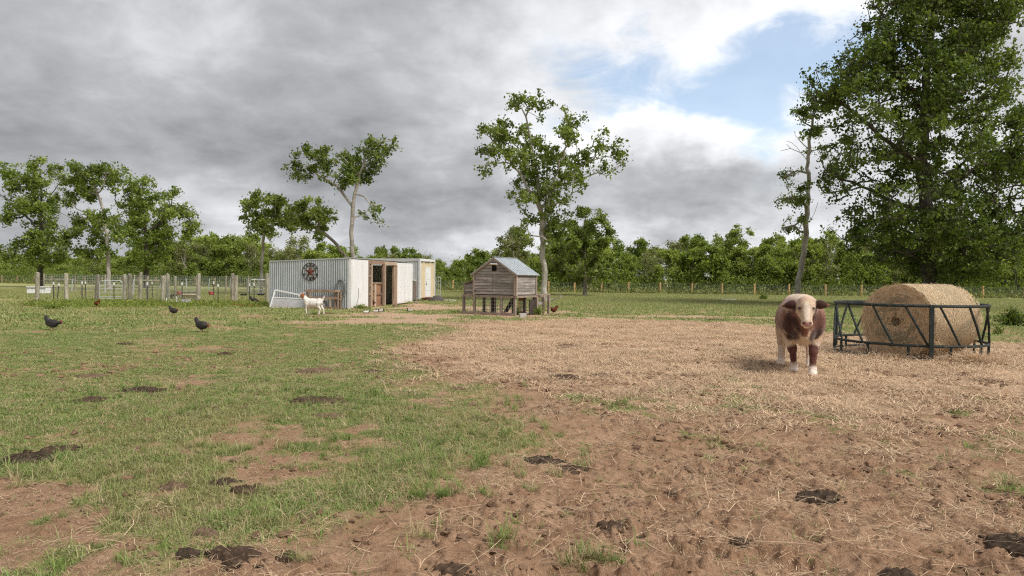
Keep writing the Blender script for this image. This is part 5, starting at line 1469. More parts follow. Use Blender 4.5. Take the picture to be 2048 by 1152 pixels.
def tub(name, label, cat, px, py, r, h, m, rim=True):
    o = empty(name, gp(px, py)); tagit(o, label, cat)
    mb = lathe([(.01, .012), (r*.80, .0), (r*.86, h*.4), (r, h), (r*.93, h), (r*.8, h*.4), (r*.74, .03), (.01, .03)]); mb.build('bowl', m, o, smooth=True)
    if rim: MB().tube([(math.cos(a)*r, math.sin(a)*r, h) for a in np.linspace(0, 2*math.pi, 25)], .018, 6, False).build('rim', m, o)
    return o
tub('feed_tub', 'red plastic feed tub beside the stacked boards in the pen', 'tub', 358, 590.5, .20, .26, M['red'])
tub('feed_tub', 'red plastic feed tub standing alone right of a thick pen post', 'tub', 422.5, 590.5, .20, .26, M['red'])
tub('rubber_pan', 'black rubber pan on the grass, left of the two in the pen', 'pan', 487, 591.5, .26, .13, M['black'])
tub('rubber_pan', 'black rubber pan on the grass, right of the two, nearer the shed', 'pan', 521.5, 591.5, .27, .16, M['black'])
tub('blue_tub', 'dark blue tub at the foot of the half-dead leaning tree', 'tub', 1607, 600, .34, .32, M['blue'])
# white stock tank behind the first post
o = empty('stock_tank', gp(78, 587)); tagit(o, 'long white stock tank behind the leftmost pen post', 'tank')
MB().box((0, 0, .26), (1.46, .62, .50)).build('body', M['white'], o); MB().box((0, 0, .525), (1.54, .70, .05)).build('rim', M['white'], o)
MB().box((0, -.33, .40), (1.42, .02, .03)).build('band', M['wire'], o); MB().box((.15, -.345, .20), (.10, .05, .28)).build('valve_box', M['white'], o)
for x in (-.5, -.2, .45): MB().box((x, -.325, .2), (.03, .03, .34)).build('rib', M['white'], o)
# heap of boards
o = empty('board_stack', gp(375, 598)); tagit(o, 'untidy stack of grey and pale boards lying in the pen', 'boards')
k = gp(375, 598).y/FPX
rn = random.Random(3)
for i in range(5): MB().box((-.35+rn.uniform(-.1, .1), 1.0+rn.uniform(-.2, .2), .10+.1*i), (1.15, .45, .035), Matrix.Rotation(R(rn.uniform(-8, 8)), 3, 'Z')).build('board', M['grey_board'], o)
for i in range(4): MB().box((.18+rn.uniform(-.05, .05), .1+rn.uniform(-.1, .1), .05+.085*i), (1.05, .30, .06), Matrix.Rotation(R(rn.uniform(-5, 5)), 3, 'Z')).build('board', M['pale_board'], o)
for x in (-.15, .5): MB().box((x, .1, .02), (.08, .5, .05)).build('bearer', M['barn_dark'], o)
# low white pipe frame
p0, p1 = gp(333, 606), gp(377, 606.5)
o = empty('pipe_frame', p0); tagit(o, 'low white pipe frame on the ground in front of the board stack', 'frame'); d = p1-p0
MB().tube([(0, 0, 0), (0, 0, .28)], .03, 7).build('upright', M['white'], o); MB().tube([d*.46, d*.46+Vector((0, 0, .36))], .028, 7).build('upright', M['white'], o)
MB().tube([Vector((0, 0, .06)), d+Vector((0, 0, .05))], .03, 7).build('rail', M['white'], o); MB().box(tuple(d*.85+Vector((0, .1, .12))), (.45, .2, .16)).build('box', M['grey_board'], o)
MB().tube([Vector((0, .4, .14)), d*.7+Vector((0, .4, .14))], .025, 7).build('rail', M['galv'], o)
# two-wheeled hand cart lying there
o = empty('hand_cart', gp(339, 598)); tagit(o, 'old black-wheeled hand cart with a bent handle beside a pen post', 'cart')
for y in (0, .4):
    wl = MB(); wl.tube([(math.cos(a)*.12, y, .13+math.sin(a)*.12) for a in np.linspace(0, 2*math.pi, 21)], .035, 7, False); wh = wl.build('wheel', M['black'], o)
    for a in (0, 1.05, 2.1): MB().tube([(math.cos(a)*.1, y, .13+math.sin(a)*.1), (-math.cos(a)*.1, y, .13-math.sin(a)*.1)], .008, 5).build('spoke', M['wire'], wh)
MB().tube([(0, 0, .13), (0, .4, .13)], .015, 6).build('axle', M['wire'], o)
for y in (.05, .35): MB().tube([(0, y, .14), (.14, y, .34), (.40, y, .28), (.5, y, .12)], .016, 6).build('shaft', M['iron'], o)
MB().tube([(.14, .05, .34), (.04, .1, .52), (.02, .3, .52), (.14, .35, .34)], .014, 6).build('handle', M['iron'], o)
p0, p1 = gp(459, 611), gp(516, 613); d = p1-p0
o = MB().box((0, 0, .05), (d.length, .14, .09)).build('orange_plank', M['orange'], None, (p0+p1)/2, math.atan2(d.y, d.x)); tagit(o, 'long orange-brown plank on the ground left of the shed', 'plank')
# things right of the container
def lump(name, label, cat, loc, rx, ry, h, m, seed, nseg=22, rough=.5, rz=0.0, group=None):
    """irregular low heap, its rim let into the ground"""
    n = nseg; q = np.linspace(0, 1, 9); th = np.linspace(0, 2*np.pi, n, endpoint=False); V = []
    for t in q:
        rr = t*(1+.35*(fbm(np.cos(th)*1.5+seed, np.sin(th)*1.5, 1, 3, seed)-.5)*2*rough*1.4)
        x = np.cos(th)*rr*rx; y = np.sin(th)*rr*ry
        z = h*(1-t**2.2)*(.65+rough*1.3*(fbm(x/rx*2.2+seed, y/ry*2.2, 1.4, 4, seed+5)-.28)) - .03*t**4
        V.append(np.stack([x, y, np.where(t > .97, -.035, z)], 1))
    V = np.concatenate(V); i = np.arange(8)[:, None]*n; j = np.arange(n)[None]; j2 = (j+1) % n
    F = np.stack([i+j, i+n+j, i+n+j2, i+j2], -1).reshape(-1, 4)
    o = link(name, np_mesh(name, V, F, m, False), None, loc, rz); tagit(o, label, cat, group); return o
M['debris'] = mat('dark_debris', (.05, .045, .042), (.10, .085, .075), (.2, .17, .15), 9, .9, .02)
M['dung'] = mat('dung', (.060, .040, .028), (.095, .063, .043), (.16, .108, .072), 9, .95, .02, 30, spec=.05)
M['dung_dry'] = mat('dung_dry', (.125, .080, .053), (.18, .12, .082), (.25, .175, .12), 9, .95, .02, 30, spec=.05)
M['dung_black'] = mat('dung_black', (.040, .028, .020), (.072, .050, .036), (.14, .098, .068), 9, .9, .02, 30, spec=.06)
lump('debris_heap', 'dark heap of debris at the right foot of the container', 'heap', gp(874, 602), .55, .5, .36, M['debris'], 4, rough=.8)
o = MB().tube([gp(884, 601)-gp(884, 601), gp(893, 601.5)-gp(884, 601), gp(902, 601)-gp(884, 601), gp(912, 602)-gp(884, 601)], .06, 7).build('white_pipe', M['white'], None, gp(884, 601)); tagit(o, 'white pipe lying on the ground right of the container', 'pipe')
p0, p1 = gp(1440, 600.5), gp(1470, 600); d = p1-p0
o = MB().box((0, 0, .05), (d.length, .25, .08)).build('pale_slab', M['concrete'], None, (p0+p1)/2, math.atan2(d.y, d.x)); tagit(o, 'pale slab lying in the grass in front of the far fence', 'slab')
o = lump('stone', 'flat brown stone on the bare ground before the shed door', 'stone', gp(790, 613), .20, .14, .13, M['dung_dry'], 9, rough=.3)
# dead branch at the foot of the slim tree
def dead_branch(name, label, px, py, L, seed, z=.1):
    rng = random.Random(seed); mb = MB()
    main = [Vector((0, 0, .06)), Vector((L*.35, .1, z)), Vector((L*.7, -.05, z*2.2)), Vector((L, .1, z*3.5))]
    mb.tube(main, [.05, .04, .028, .01], 6)
    for k in range(7):
        t = rng.uniform(.2, .95); i = min(2, int(t*3)); b = main[i].lerp(main[i+1], t*3-i)
        e = b+Vector((rng.uniform(.0, .4), rng.uniform(-.4, .4), rng.uniform(.15, .6)))*L*.45; mb.tube([b, b.lerp(e, .5)+Vector((0, 0, .06)), e], [.022, .015, .006], 5)
    o = mb.build(name, M['bark_pale'], None, gp(px, py)); tagit(o, label, 'branch'); return o
dead_branch('fallen_branch', 'bare fallen branch on the grass at the foot of the slim tree', 1099, 601, 1.0, 3)

# bushes and weeds
def bush(name, label, cat, px, py, rx, h, n, leafm, seed, size=.07, group=None):
    rng = np.random.default_rng(seed); base = gp(px, py)
    st = []; LP = []
    for k in range(16):
        a = rng.uniform(0, 6.28); r = rx*rng.uniform(.1, 1); top = np.array([math.cos(a)*r, math.sin(a)*r*.8, h*rng.uniform(.45, 1)*(1-.45*(r/rx)**2)])
        st.append(top); t = rng.uniform(.15, 1, n//16)[:, None]; LP.append(top*t*np.array([1, 1, 1]) + rng.normal(0, size*.9, (n//16, 3)))
    LP = np.concatenate(LP); LP[:, 2] = np.abs(LP[:, 2])
    o = empty(name, base); tagit(o, label, cat, group)
    mb = MB()
    for t in st: mb.tube([(0, 0, -.03), tuple(t*.5+np.array([0, 0, .03])), tuple(t)], [.010, .007, .003], 4)
    mb.build('stems', M['bark'], o)
    link('foliage', leaves_mesh('foliage', LP, size, M[leafm], np.clip(rng.normal(.5, .25, len(LP)), 0, 1), rng, droop=-.3), o)
bush('dark_shrub', 'dark low shrub in the grass at the right edge behind the feeder', 'shrub', 2022, 652, .75, .72, 1500, 'leaf_dark', 3, .075)
bush('dark_shrub', 'small dark round shrub in the pasture left of the cow', 'shrub', 1526, 599, .55, .42, 1100, 'leaf_dark', 4, .075)
bush('weed_clump', 'bright green weed clump at the right corner of the coop', 'weeds', 1074, 629, .34, .42, 800, 'leaf_mid', 5, .05)
bush('weed_clump', 'dark green weed clump beside the concrete block under the coop', 'weeds', 1033, 630, .16, .34, 420, 'leaf_dark', 6, .05)
bush('weed_clump', 'low weeds along the foot of the left white shed panel', 'weeds', 716, 617, .8, .20, 700, 'leaf_light', 7, .055)
bush('weed_clump', 'low weeds along the foot of the right white shed boards', 'weeds', 806, 607.5, .9, .18, 600, 'leaf_light', 8, .055)
bush('weed_clump', 'ragged weed clump in the grass behind the leftmost hen', 'weeds', 105, 618, .6, .16, 700, 'leaf_mid', 9, .06)
bush('weed_clump', 'leafy weed clump right of the steel feeder', 'weeds', 1998, 668, .2, .3, 240, 'leaf_dark', 10, .05)
def weed_row():
    rng = np.random.default_rng(71); P = []
    for px in np.arange(60, 545, 1.2):
        q = gp(px, 606+rng.uniform(-3, 9)); P.append((q.x, q.y, 0))
    return P
def weed_strip(name, label, P, n, size, leafm, hz, seed):
    rng = np.random.default_rng(seed); Q = np.array(P)[rng.integers(0, len(P), n)] + rng.normal(0, 1, (n, 3))*np.array([.3, .35, 0]); Q[:, 2] = np.abs(rng.normal(0, hz, n))
    o = link(name, leaves_mesh(name, Q, size, M[leafm], np.clip(rng.normal(.5, .25, n), 0, 1), rng, droop=-.9, aspect=.22)); tagit(o, label, 'grass', kind='stuff')
weed_strip('rank_grass', 'rank green grass along the foot of the pen fence', weed_row(), 7000, .17, 'leaf_woods', .075, 72)

# ------------------------------------------------------------------ dung pats one can point at
DP = [(185, 800, .20, .05, 'dung', 'round grey-brown dung pat in the grass, left of centre left'), (283, 779, .26, .06, 'dung_black', 'broad dark dung pat in the grass right of a round one'),
      (655, 832, .16, .05, 'dung_dry', 'reddish brown dung pat below a dark scattered patch'), (448, 964, .16, .06, 'dung_black', 'dark crumbly dung pat, upper of a pair at lower left'),
      (492, 980, .13, .05, 'dung', 'brown dung pat, lower right of a pair at lower left'), (352, 972, .13, .05, 'dung_dry', 'brown clod left of the dark dung pair'),
      (1088, 922, .24, .06, 'dung_black', 'black wet dung patch among grass tufts near the centre'), (1140, 935, .16, .03, 'dung', 'flat dark dung smear right of the black patch'),
      (1640, 992, .22, .075, 'dung_black', 'large black dung pat on bare soil at lower right'), (2036, 1092, .24, .09, 'dung_black', 'dark dung heap cut by the right edge of the picture'),
      (470, 1120, .22, .085, 'dung', 'big broken brown dung heap at the bottom left'), (578, 1116, .10, .06, 'dung', 'small dung clod right of the big broken heap'), (378, 1114, .09, .05, 'dung_black', 'small black clod left of the big broken heap'),
      (60, 915, .30, .05, 'dung_black', 'wide dark trampled dung patch at the left edge'), (118, 900, .20, .05, 'dung', 'dark clods at the right of the trampled patch'),
      (640, 798, .34, .04, 'dung', 'wide dark trampled patch in the middle of the grass'), (742, 742, .16, .05, 'dung', 'small dark pat where the grass meets the bare soil'),
      (1138, 694, .34, .09, 'dung_dry', 'long brown dung clump on the trodden hay'), (1128, 752, .26, .08, 'dung', 'lumpy brown dung clump on the hay, nearer than the long one'),
      (180, 752, .20, .05, 'dung_dry', 'brown clods in the left grass'), (250, 688, .22, .05, 'dung', 'dark pat in the grass left of the nearest black hen'), (450, 708, .16, .07, 'dung', 'small dark clod below the nearest black hen'),
      (410, 1065, .11, .06, 'dung_dry', 'lumpy brown clod above the big broken heap'), (630, 742, .3, .05, 'dung_dry', 'dry brown smear in the grass right of the middle'), (1345, 985, .07, .05, 'dung_dry', 'dry tan clod left of the large black pat'),
      (905, 1135, .13, .05, 'dung', 'dark clod at the bottom edge near the centre'), (1220, 1055, .10, .05, 'dung', 'dark clod on the soil below the centre'), (650, 627, .30, .08, 'dung_dry', 'brown clod on the grass just right of the goat'),
      (1798, 1148, .12, .06, 'dung_black', 'black clod at the bottom edge, lower right'), (1480, 1085, .08, .04, 'dung', 'small brown clod on the soil left of the bottom right clods'), (915, 778, .10, .05, 'dung_dry', 'small brown clod on the bare boundary'),
      (1430, 640, .35, .08, 'dung', 'dark clod on the dusty strip behind the hay'), (1210, 750, .2, .05, 'dung_dry', 'low brown lump right of the lumpy dung clump')]
def pat_mesh(r, asp, h, m, seed):
    """a crusted, broken pat with crumbs lying round it"""
    rng = np.random.default_rng(seed); Vs = []; Fs = []; base = 0
    n, nq = 46, 15
    th = np.linspace(0, 2*np.pi, n, endpoint=False); q = np.linspace(0, 1, nq)
    rim = 1 + .9*(fbm(np.cos(th)*1.6+seed, np.sin(th)*1.6, 1, 4, seed)-.5) + .35*(fbm(np.cos(th)*6+seed, np.sin(th)*6, 1, 2, seed)-.5)
    T, Q = np.meshgrid(th, q); X = np.cos(T)*Q*rim[None]*r; Y = np.sin(T)*Q*rim[None]*r*asp
    big_ = fbm(X/r*2+seed, Y/r*2, 1.1, 3, seed+5); fin = fbm(X*14+seed, Y*22, 2.2, 4, seed+9); rid_ = 1-np.abs(2*fbm(X*10+seed*.7, Y*16, 1.4, 3, seed+2)-1)
    Z = h*(1-Q**3.2)*(.25+.75*big_) + h*.75*(fin-.5) + h*.5*(rid_-.75)
    Z[-1] = -.05
    Vs.append(np.stack([X, Y, Z], -1).reshape(-1, 3)); i = np.arange(nq-1)[:, None]*n; j = np.arange(n)[None]; j2 = (j+1) % n
    Fs.append(np.stack([i+j, i+n+j, i+n+j2, i+j2], -1).reshape(-1, 4)); base = nq*n
    for k in range(14):                                          # crumbs: lumpy little blocks
        a = rng.uniform(0, 6.28); d = r*rng.uniform(.75, 1.5); s = r*rng.uniform(.04, .13)*(1.3-.5*d/r)
        c = np.array([math.cos(a)*d, math.sin(a)*d*asp, s*.25])
        v = np.array([[x, y, z] for x in (-1, 1) for y in (-1, 1) for z in (-1, 1)], float)*np.array([1, .8, .6])*s*rng.uniform(.55, 1.25, (8, 3)) + c
        Vs.append(v); Fs.append(np.array([(0,1,3,2),(4,6,7,5),(0,4,5,1),(2,3,7,6),(0,2,6,4),(1,5,7,3)])+base); base += 8
    return np_mesh('dung_pat', np.concatenate(Vs), np.concatenate(Fs), m)
for i, (px, py, r, h, m, lab) in enumerate(DP):
    p = gp(px, py); z = float(ground_z(np.array([p.x]), np.array([p.y]))[0])
    o = link('dung_pat', pat_mesh(r*(.78 if py > 880 else 1), random.uniform(.6, .9), h*.8, M[m], 100+i), None, (p.x, p.y, z+.006), random.uniform(-.4, .4)); tagit(o, lab, 'dung')

# ------------------------------------------------------------------ grass, straw and clods: uncountable, instanced
SRC = bpy.data.collections.new('scatter_sources')
def blade_tuft(name, n, rad, hgt, wid, m, seed, lay=.5):
    rng = np.random.default_rng(seed); V = []; F = []
    for i in range(n):
        a = rng.uniform(0, 6.28); r = rad*math.sqrt(rng.uniform(0, 1)); b = np.array([math.cos(a)*r, math.sin(a)*r, -.006])
        ha = rng.uniform(0, 6.28); l = hgt*math.exp(rng.normal(0, .35)); ln = rng.uniform(.15, lay)
        out = np.array([math.cos(ha), math.sin(ha), 0]); sidev = np.array([-out[1], out[0], 0])*wid*rng.uniform(.7, 1.3)
        p1 = b + out*l*ln*.45 + np.array([0, 0, l*.55]); p2 = b + out*l*ln*1.15 + np.array([0, 0, l*(1-.35*ln)])
        k = len(V); V += [b-sidev, b+sidev, p1-sidev*.8, p1+sidev*.8, p2]; F += [(k, k+1, k+3), (k, k+3, k+2), (k+2, k+3, k+4)]
    o = bpy.data.objects.new(name, np_mesh(name, V, F, m)); SRC.objects.link(o); return o
def straw_clump(name, n, rad, L, wid, m, seed, up=.03):
    rng = np.random.default_rng(seed); V = []; F = []
    for i in range(n):
        a = rng.uniform(0, 6.28); r = rad*math.sqrt(rng.uniform(0, 1)); b = np.array([math.cos(a)*r, math.sin(a)*r, rng.uniform(.002, up)])
        ha = rng.uniform(0, 6.28); l = L*math.exp(rng.normal(0, .4)); d = np.array([math.cos(ha), math.sin(ha), rng.normal(0, .12)]); sdv = np.array([-d[1], d[0], 0]); cv = rng.normal(0, .22)
        w = wid*rng.uniform(.6, 1.4); pts = [b + d*l*t + sdv*cv*l*(t*t) + np.array([0, 0, up*.8*math.sin(t*3.1)*rng.uniform(.2, 1)]) for t in (0, .5, 1)]
        k = len(V)
        for p in pts: V += [p-sdv*w, p+sdv*w]
        F += [(k, k+1, k+3), (k, k+3, k+2), (k+2, k+3, k+5), (k+2, k+5, k+4)]
    o = bpy.data.objects.new(name, np_mesh(name, V, F, m)); SRC.objects.link(o); return o
def clod(name, m, seed):
    bm = bmesh.new(); bmesh.ops.create_icosphere(bm, subdivisions=2, radius=1); rng = random.Random(seed)
    for v in bm.verts:
        q = v.co.copy(); f = 1 + .55*(float(fbm(np.array([q.x*1.3+seed]), np.array([q.y*1.3+q.z*1.7]), 1.0, 3, seed)[0])-.5)*2; v.co = Vector((q.x*f, q.y*f*.85, q.z*f*.55))
    me = bpy.data.meshes.new(name); bm.to_mesh(me); bm.free(); me.materials.append(m)
    o = bpy.data.objects.new(name, me); SRC.objects.link(o); return o
def grass_mat():
    m = bpy.data.materials.new('grass_blade'); m.use_nodes = True; N = NT(m.node_tree); N.n.clear()
    out = N.new('ShaderNodeOutputMaterial'); g = N.new('ShaderNodeNewGeometry'); oi = N.new('ShaderNodeObjectInfo'); P = g.outputs['Position']
    nA = N.noise(P, .5, 4, .6); nB = N.noise(P, 2.6, 5, .65)
    c = N.mix(N.ramp(nB, .32, .68), (.142, .232, .050), (.245, .335, .090))
    c = N.mix(N.ramp(nA, .42, .66, 0, .75), c, (.30, .295, .115))
    c = N.mix(N.ramp(oi.outputs['Random'], .50, .95, 0, .92, False), c, (.50, .40, .235))
    c = N.mix(N.ramp(N.vmath('LENGTH', P), 18, 55, 0, .45), c, (.37, .365, .15))
    d = N.new('ShaderNodeBsdfPrincipled'); d.inputs['Roughness'].default_value = .6; d.inputs['Specular IOR Level'].default_value = .2; N.put(d.inputs['Base Color'], c)
    tr = N.new('ShaderNodeBsdfTranslucent'); N.put(tr.inputs[0], c); mx = N.new('ShaderNodeMixShader'); mx.inputs[0].default_value = .3
    N.put(mx.inputs[1], d.outputs[0]); N.put(mx.inputs[2], tr.outputs[0]); N.put(out.inputs[0], mx.outputs[0]); return m
M['blade'] = grass_mat()
M['straw_g'] = mat('ground_straw', (.62, .45, .29), (.46, .315, .195), (.74, .58, .40), 5, .85, vary=.28)
M['soil_clod'] = mat('soil_clod', (.25, .145, .087), (.35, .22, .138), (.14, .08, .049), 2, .95, .02, 6, vary=.25)
def scatter(name, label, cat, pts, rot, scl, src, z_tilt=0.0):
    me = bpy.data.meshes.new(name); me.vertices.add(len(pts)); me.vertices.foreach_set('co', pts.astype(np.float32).ravel())
    idx = RNG.integers(0, len(src), len(pts)).astype(np.int32)
    e = np.zeros((len(pts), 3), np.float32); e[:, 2] = rot; e[:, :2] = RNG.normal(0, z_tilt, (len(pts), 2)) if z_tilt else 0
    a = me.attributes.new('rot', 'FLOAT_VECTOR', 'POINT'); a.data.foreach_set('vector', e.ravel())
    a = me.attributes.new('scl', 'FLOAT', 'POINT'); a.data.foreach_set('value', scl.astype(np.float32))
    a = me.attributes.new('idx', 'INT', 'POINT'); a.data.foreach_set('value', idx)
    for s in src: me.materials.append(s.data.materials[0])
    o = link(name, me); tagit(o, label, cat, kind='stuff')
    ng = bpy.data.node_groups.new(name, 'GeometryNodeTree')
    ng.interface.new_socket('Geometry', in_out='INPUT', socket_type='NodeSocketGeometry'); ng.interface.new_socket('Geometry', in_out='OUTPUT', socket_type='NodeSocketGeometry')
    gi = ng.nodes.new('NodeGroupInput'); go = ng.nodes.new('NodeGroupOutput'); ip = ng.nodes.new('GeometryNodeInstanceOnPoints'); m2p = ng.nodes.new('GeometryNodeMeshToPoints')
    g2i = ng.nodes.new('GeometryNodeGeometryToInstance')
    for s in reversed(src):
        oi = ng.nodes.new('GeometryNodeObjectInfo'); oi.inputs['Object'].default_value = s; ng.links.new(oi.outputs['Geometry'], g2i.inputs[0])
    def at_(n, ty):
        x = ng.nodes.new('GeometryNodeInputNamedAttribute'); x.data_type = ty; x.inputs['Name'].default_value = n
        return next(q for q in x.outputs if q.enabled and q.name == 'Attribute')
    ng.links.new(gi.outputs[0], m2p.inputs[0]); ng.links.new(m2p.outputs[0], ip.inputs['Points']); ng.links.new(g2i.outputs[0], ip.inputs['Instance'])
    ip.inputs['Pick Instance'].default_value = True
    ng.links.new(at_('idx', 'INT'), ip.inputs['Instance Index']); ng.links.new(at_('rot', 'FLOAT_VECTOR'), ip.inputs['Rotation'])
    ng.links.new(at_('scl', 'FLOAT'), ip.inputs['Scale']); ng.links.new(ip.outputs[0], go.inputs[0])
    md = o.modifiers.new('scatter', 'NODES'); md.node_group = ng
    return o
def sample(n, r0, r1, half=44):
    r = np.sqrt(RNG.uniform(r0*r0, r1*r1, n)); t = np.radians(RNG.uniform(-half, half, n))
    return np.sin(t)*r, np.cos(t)*r
def clear_of(x, y):
    """keep plants and straw out of the shed, the container and off the bale"""
    dx, dy = x-SHED_C.x, y-SHED_C.y; u = dx*SHED_U.x+dy*SHED_U.y; v = -dx*SHED_U.y+dy*SHED_U.x
    ok = ~((u > -.05) & (u < 8.1) & (v > -.05) & (v < 4.3))
    dx, dy = x-CP.x, y-CP.y; u = dx*CU.x+dy*CU.y; v = -dx*CU.y+dy*CU.x
    ok &= ~((u > -.05) & (u < 2.5) & (v > -.4) & (v < 6.2))
    dx, dy = x-BE.x, y-BE.y; u = dx*math.cos(BA)+dy*math.sin(BA); v = -dx*math.sin(BA)+dy*math.cos(BA)
    ok &= ~((u > -.05) & (u < BL) & (np.abs(v) < .35))
    return ok
T_near = [blade_tuft('grass_near', 11, .045, .020, .0017, M['blade'], 1, 2.1), blade_tuft('grass_near', 9, .05, .017, .0018, M['blade'], 2, 2.4), blade_tuft('grass_near', 13, .04, .026, .0017, M['blade'], 3, 1.8)]
T_mid = [blade_tuft('grass_mid', 14, .10, .025, .0038, M['blade'], 4, 2.0), blade_tuft('grass_mid', 12, .11, .022, .0040, M['blade'], 5, 2.3)]
T_far = [blade_tuft('grass_far', 18, .36, .070, .012, M['blade'], 6, 1.8), blade_tuft('grass_far', 15, .38, .060, .012, M['blade'], 7, 2.0)]
T_big = [blade_tuft('grass_big', 34, .06, .105, .0030, M['blade'], 8, 1.5), blade_tuft('grass_big', 26, .05, .12, .0030, M['blade'], 9, 1.3)]
def sow(name, label, n, r0, r1, src, s0, s1, thr=.30, half=44, fade=(0, 0, 1e6, 1e6)):
    x, y = sample(n, r0, r1, half); g, hay, bare, ins = cover(x, y); r = np.hypot(x, y)
    lod = np.clip((r-fade[0])/max(fade[1]-fade[0], 1e-3), 0, 1)*np.clip((fade[3]-r)/max(fade[3]-fade[2], 1e-3), 0, 1)
    keep = (RNG.uniform(0, 1, n) < (sstep(thr, .85, g)+.010)*lod) & clear_of(x, y); x, y = x[keep], y[keep]
    z = ground_z(x, y); return scatter(name, label, 'grass', np.stack([x, y, z], 1), RNG.uniform(0, 6.28, len(x)), RNG.uniform(s0, s1, len(x)), src)
sow('short_grass', 'short trampled pasture grass in the foreground', 230000, 2.4, 11, T_near, .7, 1.5, .34, fade=(0, 0, 6.5, 11))
sow('short_grass', 'short pasture grass in the middle distance', 170000, 6, 30, T_mid, .75, 1.4, .34, fade=(6, 11, 20, 30))
sow('short_grass', 'thin pasture grass of the far field', 80000, 20, 85, T_far, .7, 1.3, .22, fade=(20, 30, 1e5, 1e6))
# stronger tussocks gather in drifts
x, y = sample(3200, 2.5, 11); g, hay, bare, ins = cover(x, y); dr_ = fbm(x, y, 1.6, 3, 133)
kp = (g > .22) & (dr_ > .60) & (ins < .8) | ((g > .12) & (dr_ > .735)); x, y = x[kp], y[kp]
tx = [gp(px, py) for px, py in ((1200, 1120), (1185, 1112), (1225, 1118), (1150, 1125), (905, 992), (935, 985), (1035, 955), (1060, 975), (1005, 1080), (560, 1045), (575, 1035), (980, 985), (1110, 948), (1058, 772), (250, 1130), (110, 1135), (600, 1130), (850, 1075))]
x = np.concatenate([x, [p.x+d_ for p in tx for d_ in (0, .04, -.05)]]); y = np.concatenate([y, [p.y+d_ for p in tx for d_ in (0, -.03, .04)]])
scatter('grass_tussocks', 'greener grass tussocks dotted over the foreground', 'grass', np.stack([x, y, ground_z(x, y)], 1), RNG.uniform(0, 6.28, len(x)), RNG.uniform(.30, .85, len(x)), T_big)
# straw
S_near = [straw_clump('straw_near', 9, .12, .085, .0011, M['straw_g'], 1, .012), straw_clump('straw_near', 7, .12, .11, .0012, M['straw_g'], 2, .016), straw_clump('straw_near', 12, .10, .05, .0010, M['straw_g'], 3, .008)]
S_mid = [straw_clump('straw_mid', 22, .16, .13, .0024, M['straw_g'], 4, .03), straw_clump('straw_mid', 18, .15, .15, .0026, M['straw_g'], 5, .04)]
S_long = [straw_clump('straw_long', 3, .09, .22, .0014, M['straw_g'], 6, .015), straw_clump('straw_long', 5, .10, .17, .0013, M['straw_g'], 7, .02)]
x, y = sample(26000, 2.4, 9.5); g, hay, bare, ins = cover(x, y); cl = fbm(x, y, 1.4, 3, 201)
kp = RNG.uniform(0, 1, len(x)) < (.08 + .09*ins + .6*hay)*sstep(.40, .70, cl)*(1-.55*g); x, y = x[kp], y[kp]
scatter('loose_straw', 'scattered straw stalks on the soil in the foreground', 'straw', np.stack([x, y, ground_z(x, y)+.002], 1), RNG.uniform(0, 6.28, len(x)), RNG.uniform(.6, 1.35, len(x)), S_near)
x, y = sample(52000, 6.5, 27); g, hay, bare, ins = cover(x, y)
kp = (RNG.uniform(0, 1, len(x)) < hay*(.35+.65*sstep(.3, .6, fbm(x, y, .9, 3, 301)))) & clear_of(x, y); x, y = x[kp], y[kp]
dfe = np.abs(np.hypot(x-FEED.x, y-FEED.y)-1.9)
scatter('hay_litter', 'thick trodden hay litter spread round the feeder', 'hay', np.stack([x, y, ground_z(x, y)+.004], 1), RNG.uniform(0, 6.28, len(x)), RNG.uniform(.55, 1.2, len(x))*(1+.25*sstep(1.4, .2, dfe)), S_mid, .05)
x, y = sample(1500, 2.4, 8); kp = RNG.uniform(0, 1, len(x)) < .2+.6*cover(x, y)[3]; x, y = x[kp], y[kp]
scatter('long_straw', 'single long pale stalks lying in the foreground', 'straw', np.stack([x, y, ground_z(x, y)+.006], 1), RNG.uniform(0, 6.28, len(x)), RNG.uniform(.6, 1.3, len(x)), S_long)
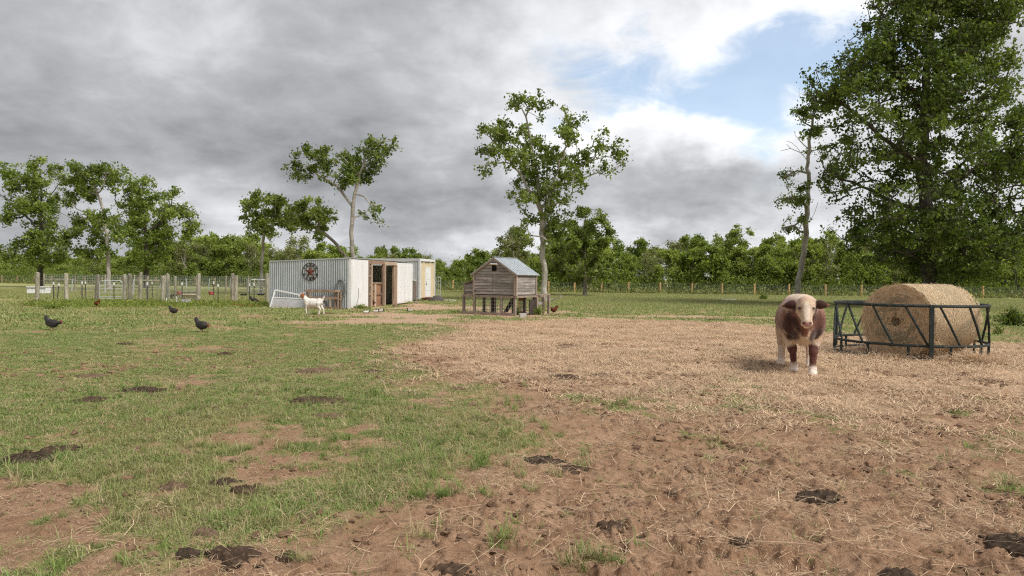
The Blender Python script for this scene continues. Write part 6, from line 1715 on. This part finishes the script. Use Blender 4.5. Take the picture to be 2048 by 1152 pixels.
x, y = sample(46000, 2.4, 12); g, hay, bare, ins = cover(x, y); lt = fbm(x, y, 2.1, 3, 501)
kp = RNG.uniform(0, 1, len(x)) < sstep(.42, .70, lt)*(.30+.25*sstep(3.5, 9, y)); x, y = x[kp], y[kp]
M['litter'] = mat('dry_litter', (.46, .34, .22), (.34, .24, .15), (.56, .44, .30), 5, .9, vary=.35)
S_bit = [straw_clump('litter', 12, .08, .024, .0011, M['litter'], 11, .008), straw_clump('litter', 9, .09, .032, .0011, M['litter'], 12, .012)]
scatter('dry_litter', 'short dry grass litter strewn over soil and turf', 'litter', np.stack([x, y, ground_z(x, y)+.002], 1), RNG.uniform(0, 6.28, len(x)), RNG.uniform(.6, 1.4, len(x)), S_bit, .08)
# hay heaped against the feeder
ha = np.concatenate([RNG.normal(a, .13, m_) for a, m_ in ((a_near+.42, 420), (a_near+.75, 200), (a_near-.5, 160))]); hr = RF + RNG.normal(.22, .16, len(ha)); x = FEED.x+np.cos(ha)*hr; y = FEED.y+np.sin(ha)*hr
hz_ = np.abs(RNG.normal(0, .045, len(ha)))*np.exp(-((ha-a_near-.42)/.3)**2)
scatter('hay_heap', 'loose hay heaped against the foot of the feeder', 'hay', np.stack([x, y, ground_z(x, y)+hz_], 1), RNG.uniform(0, 6.28, len(ha)), RNG.uniform(.6, 1.1, len(ha)), S_mid, .3)
# clods
C_ = [clod('soil_clod', M['soil_clod'], s) for s in (1, 2, 3, 4)]
x, y = sample(75000, 2.4, 17); g, hay, bare, ins = cover(x, y); cl = fbm(x, y, 1.1, 3, 401)
kp = RNG.uniform(0, 1, len(x)) < (.22+.7*ins)*sstep(.36, .66, cl)*(1-.6*hay); x, y = x[kp], y[kp]
s = .005*np.exp(RNG.exponential(.50, len(x))); s = np.minimum(s, .035)*(1+.05*np.hypot(x, y))
scatter('soil_clods', 'crumbly brown soil clods on the trodden ground', 'soil', np.stack([x, y, ground_z(x, y)+s*.15], 1), RNG.uniform(0, 6.28, len(x)), s, C_, .25)
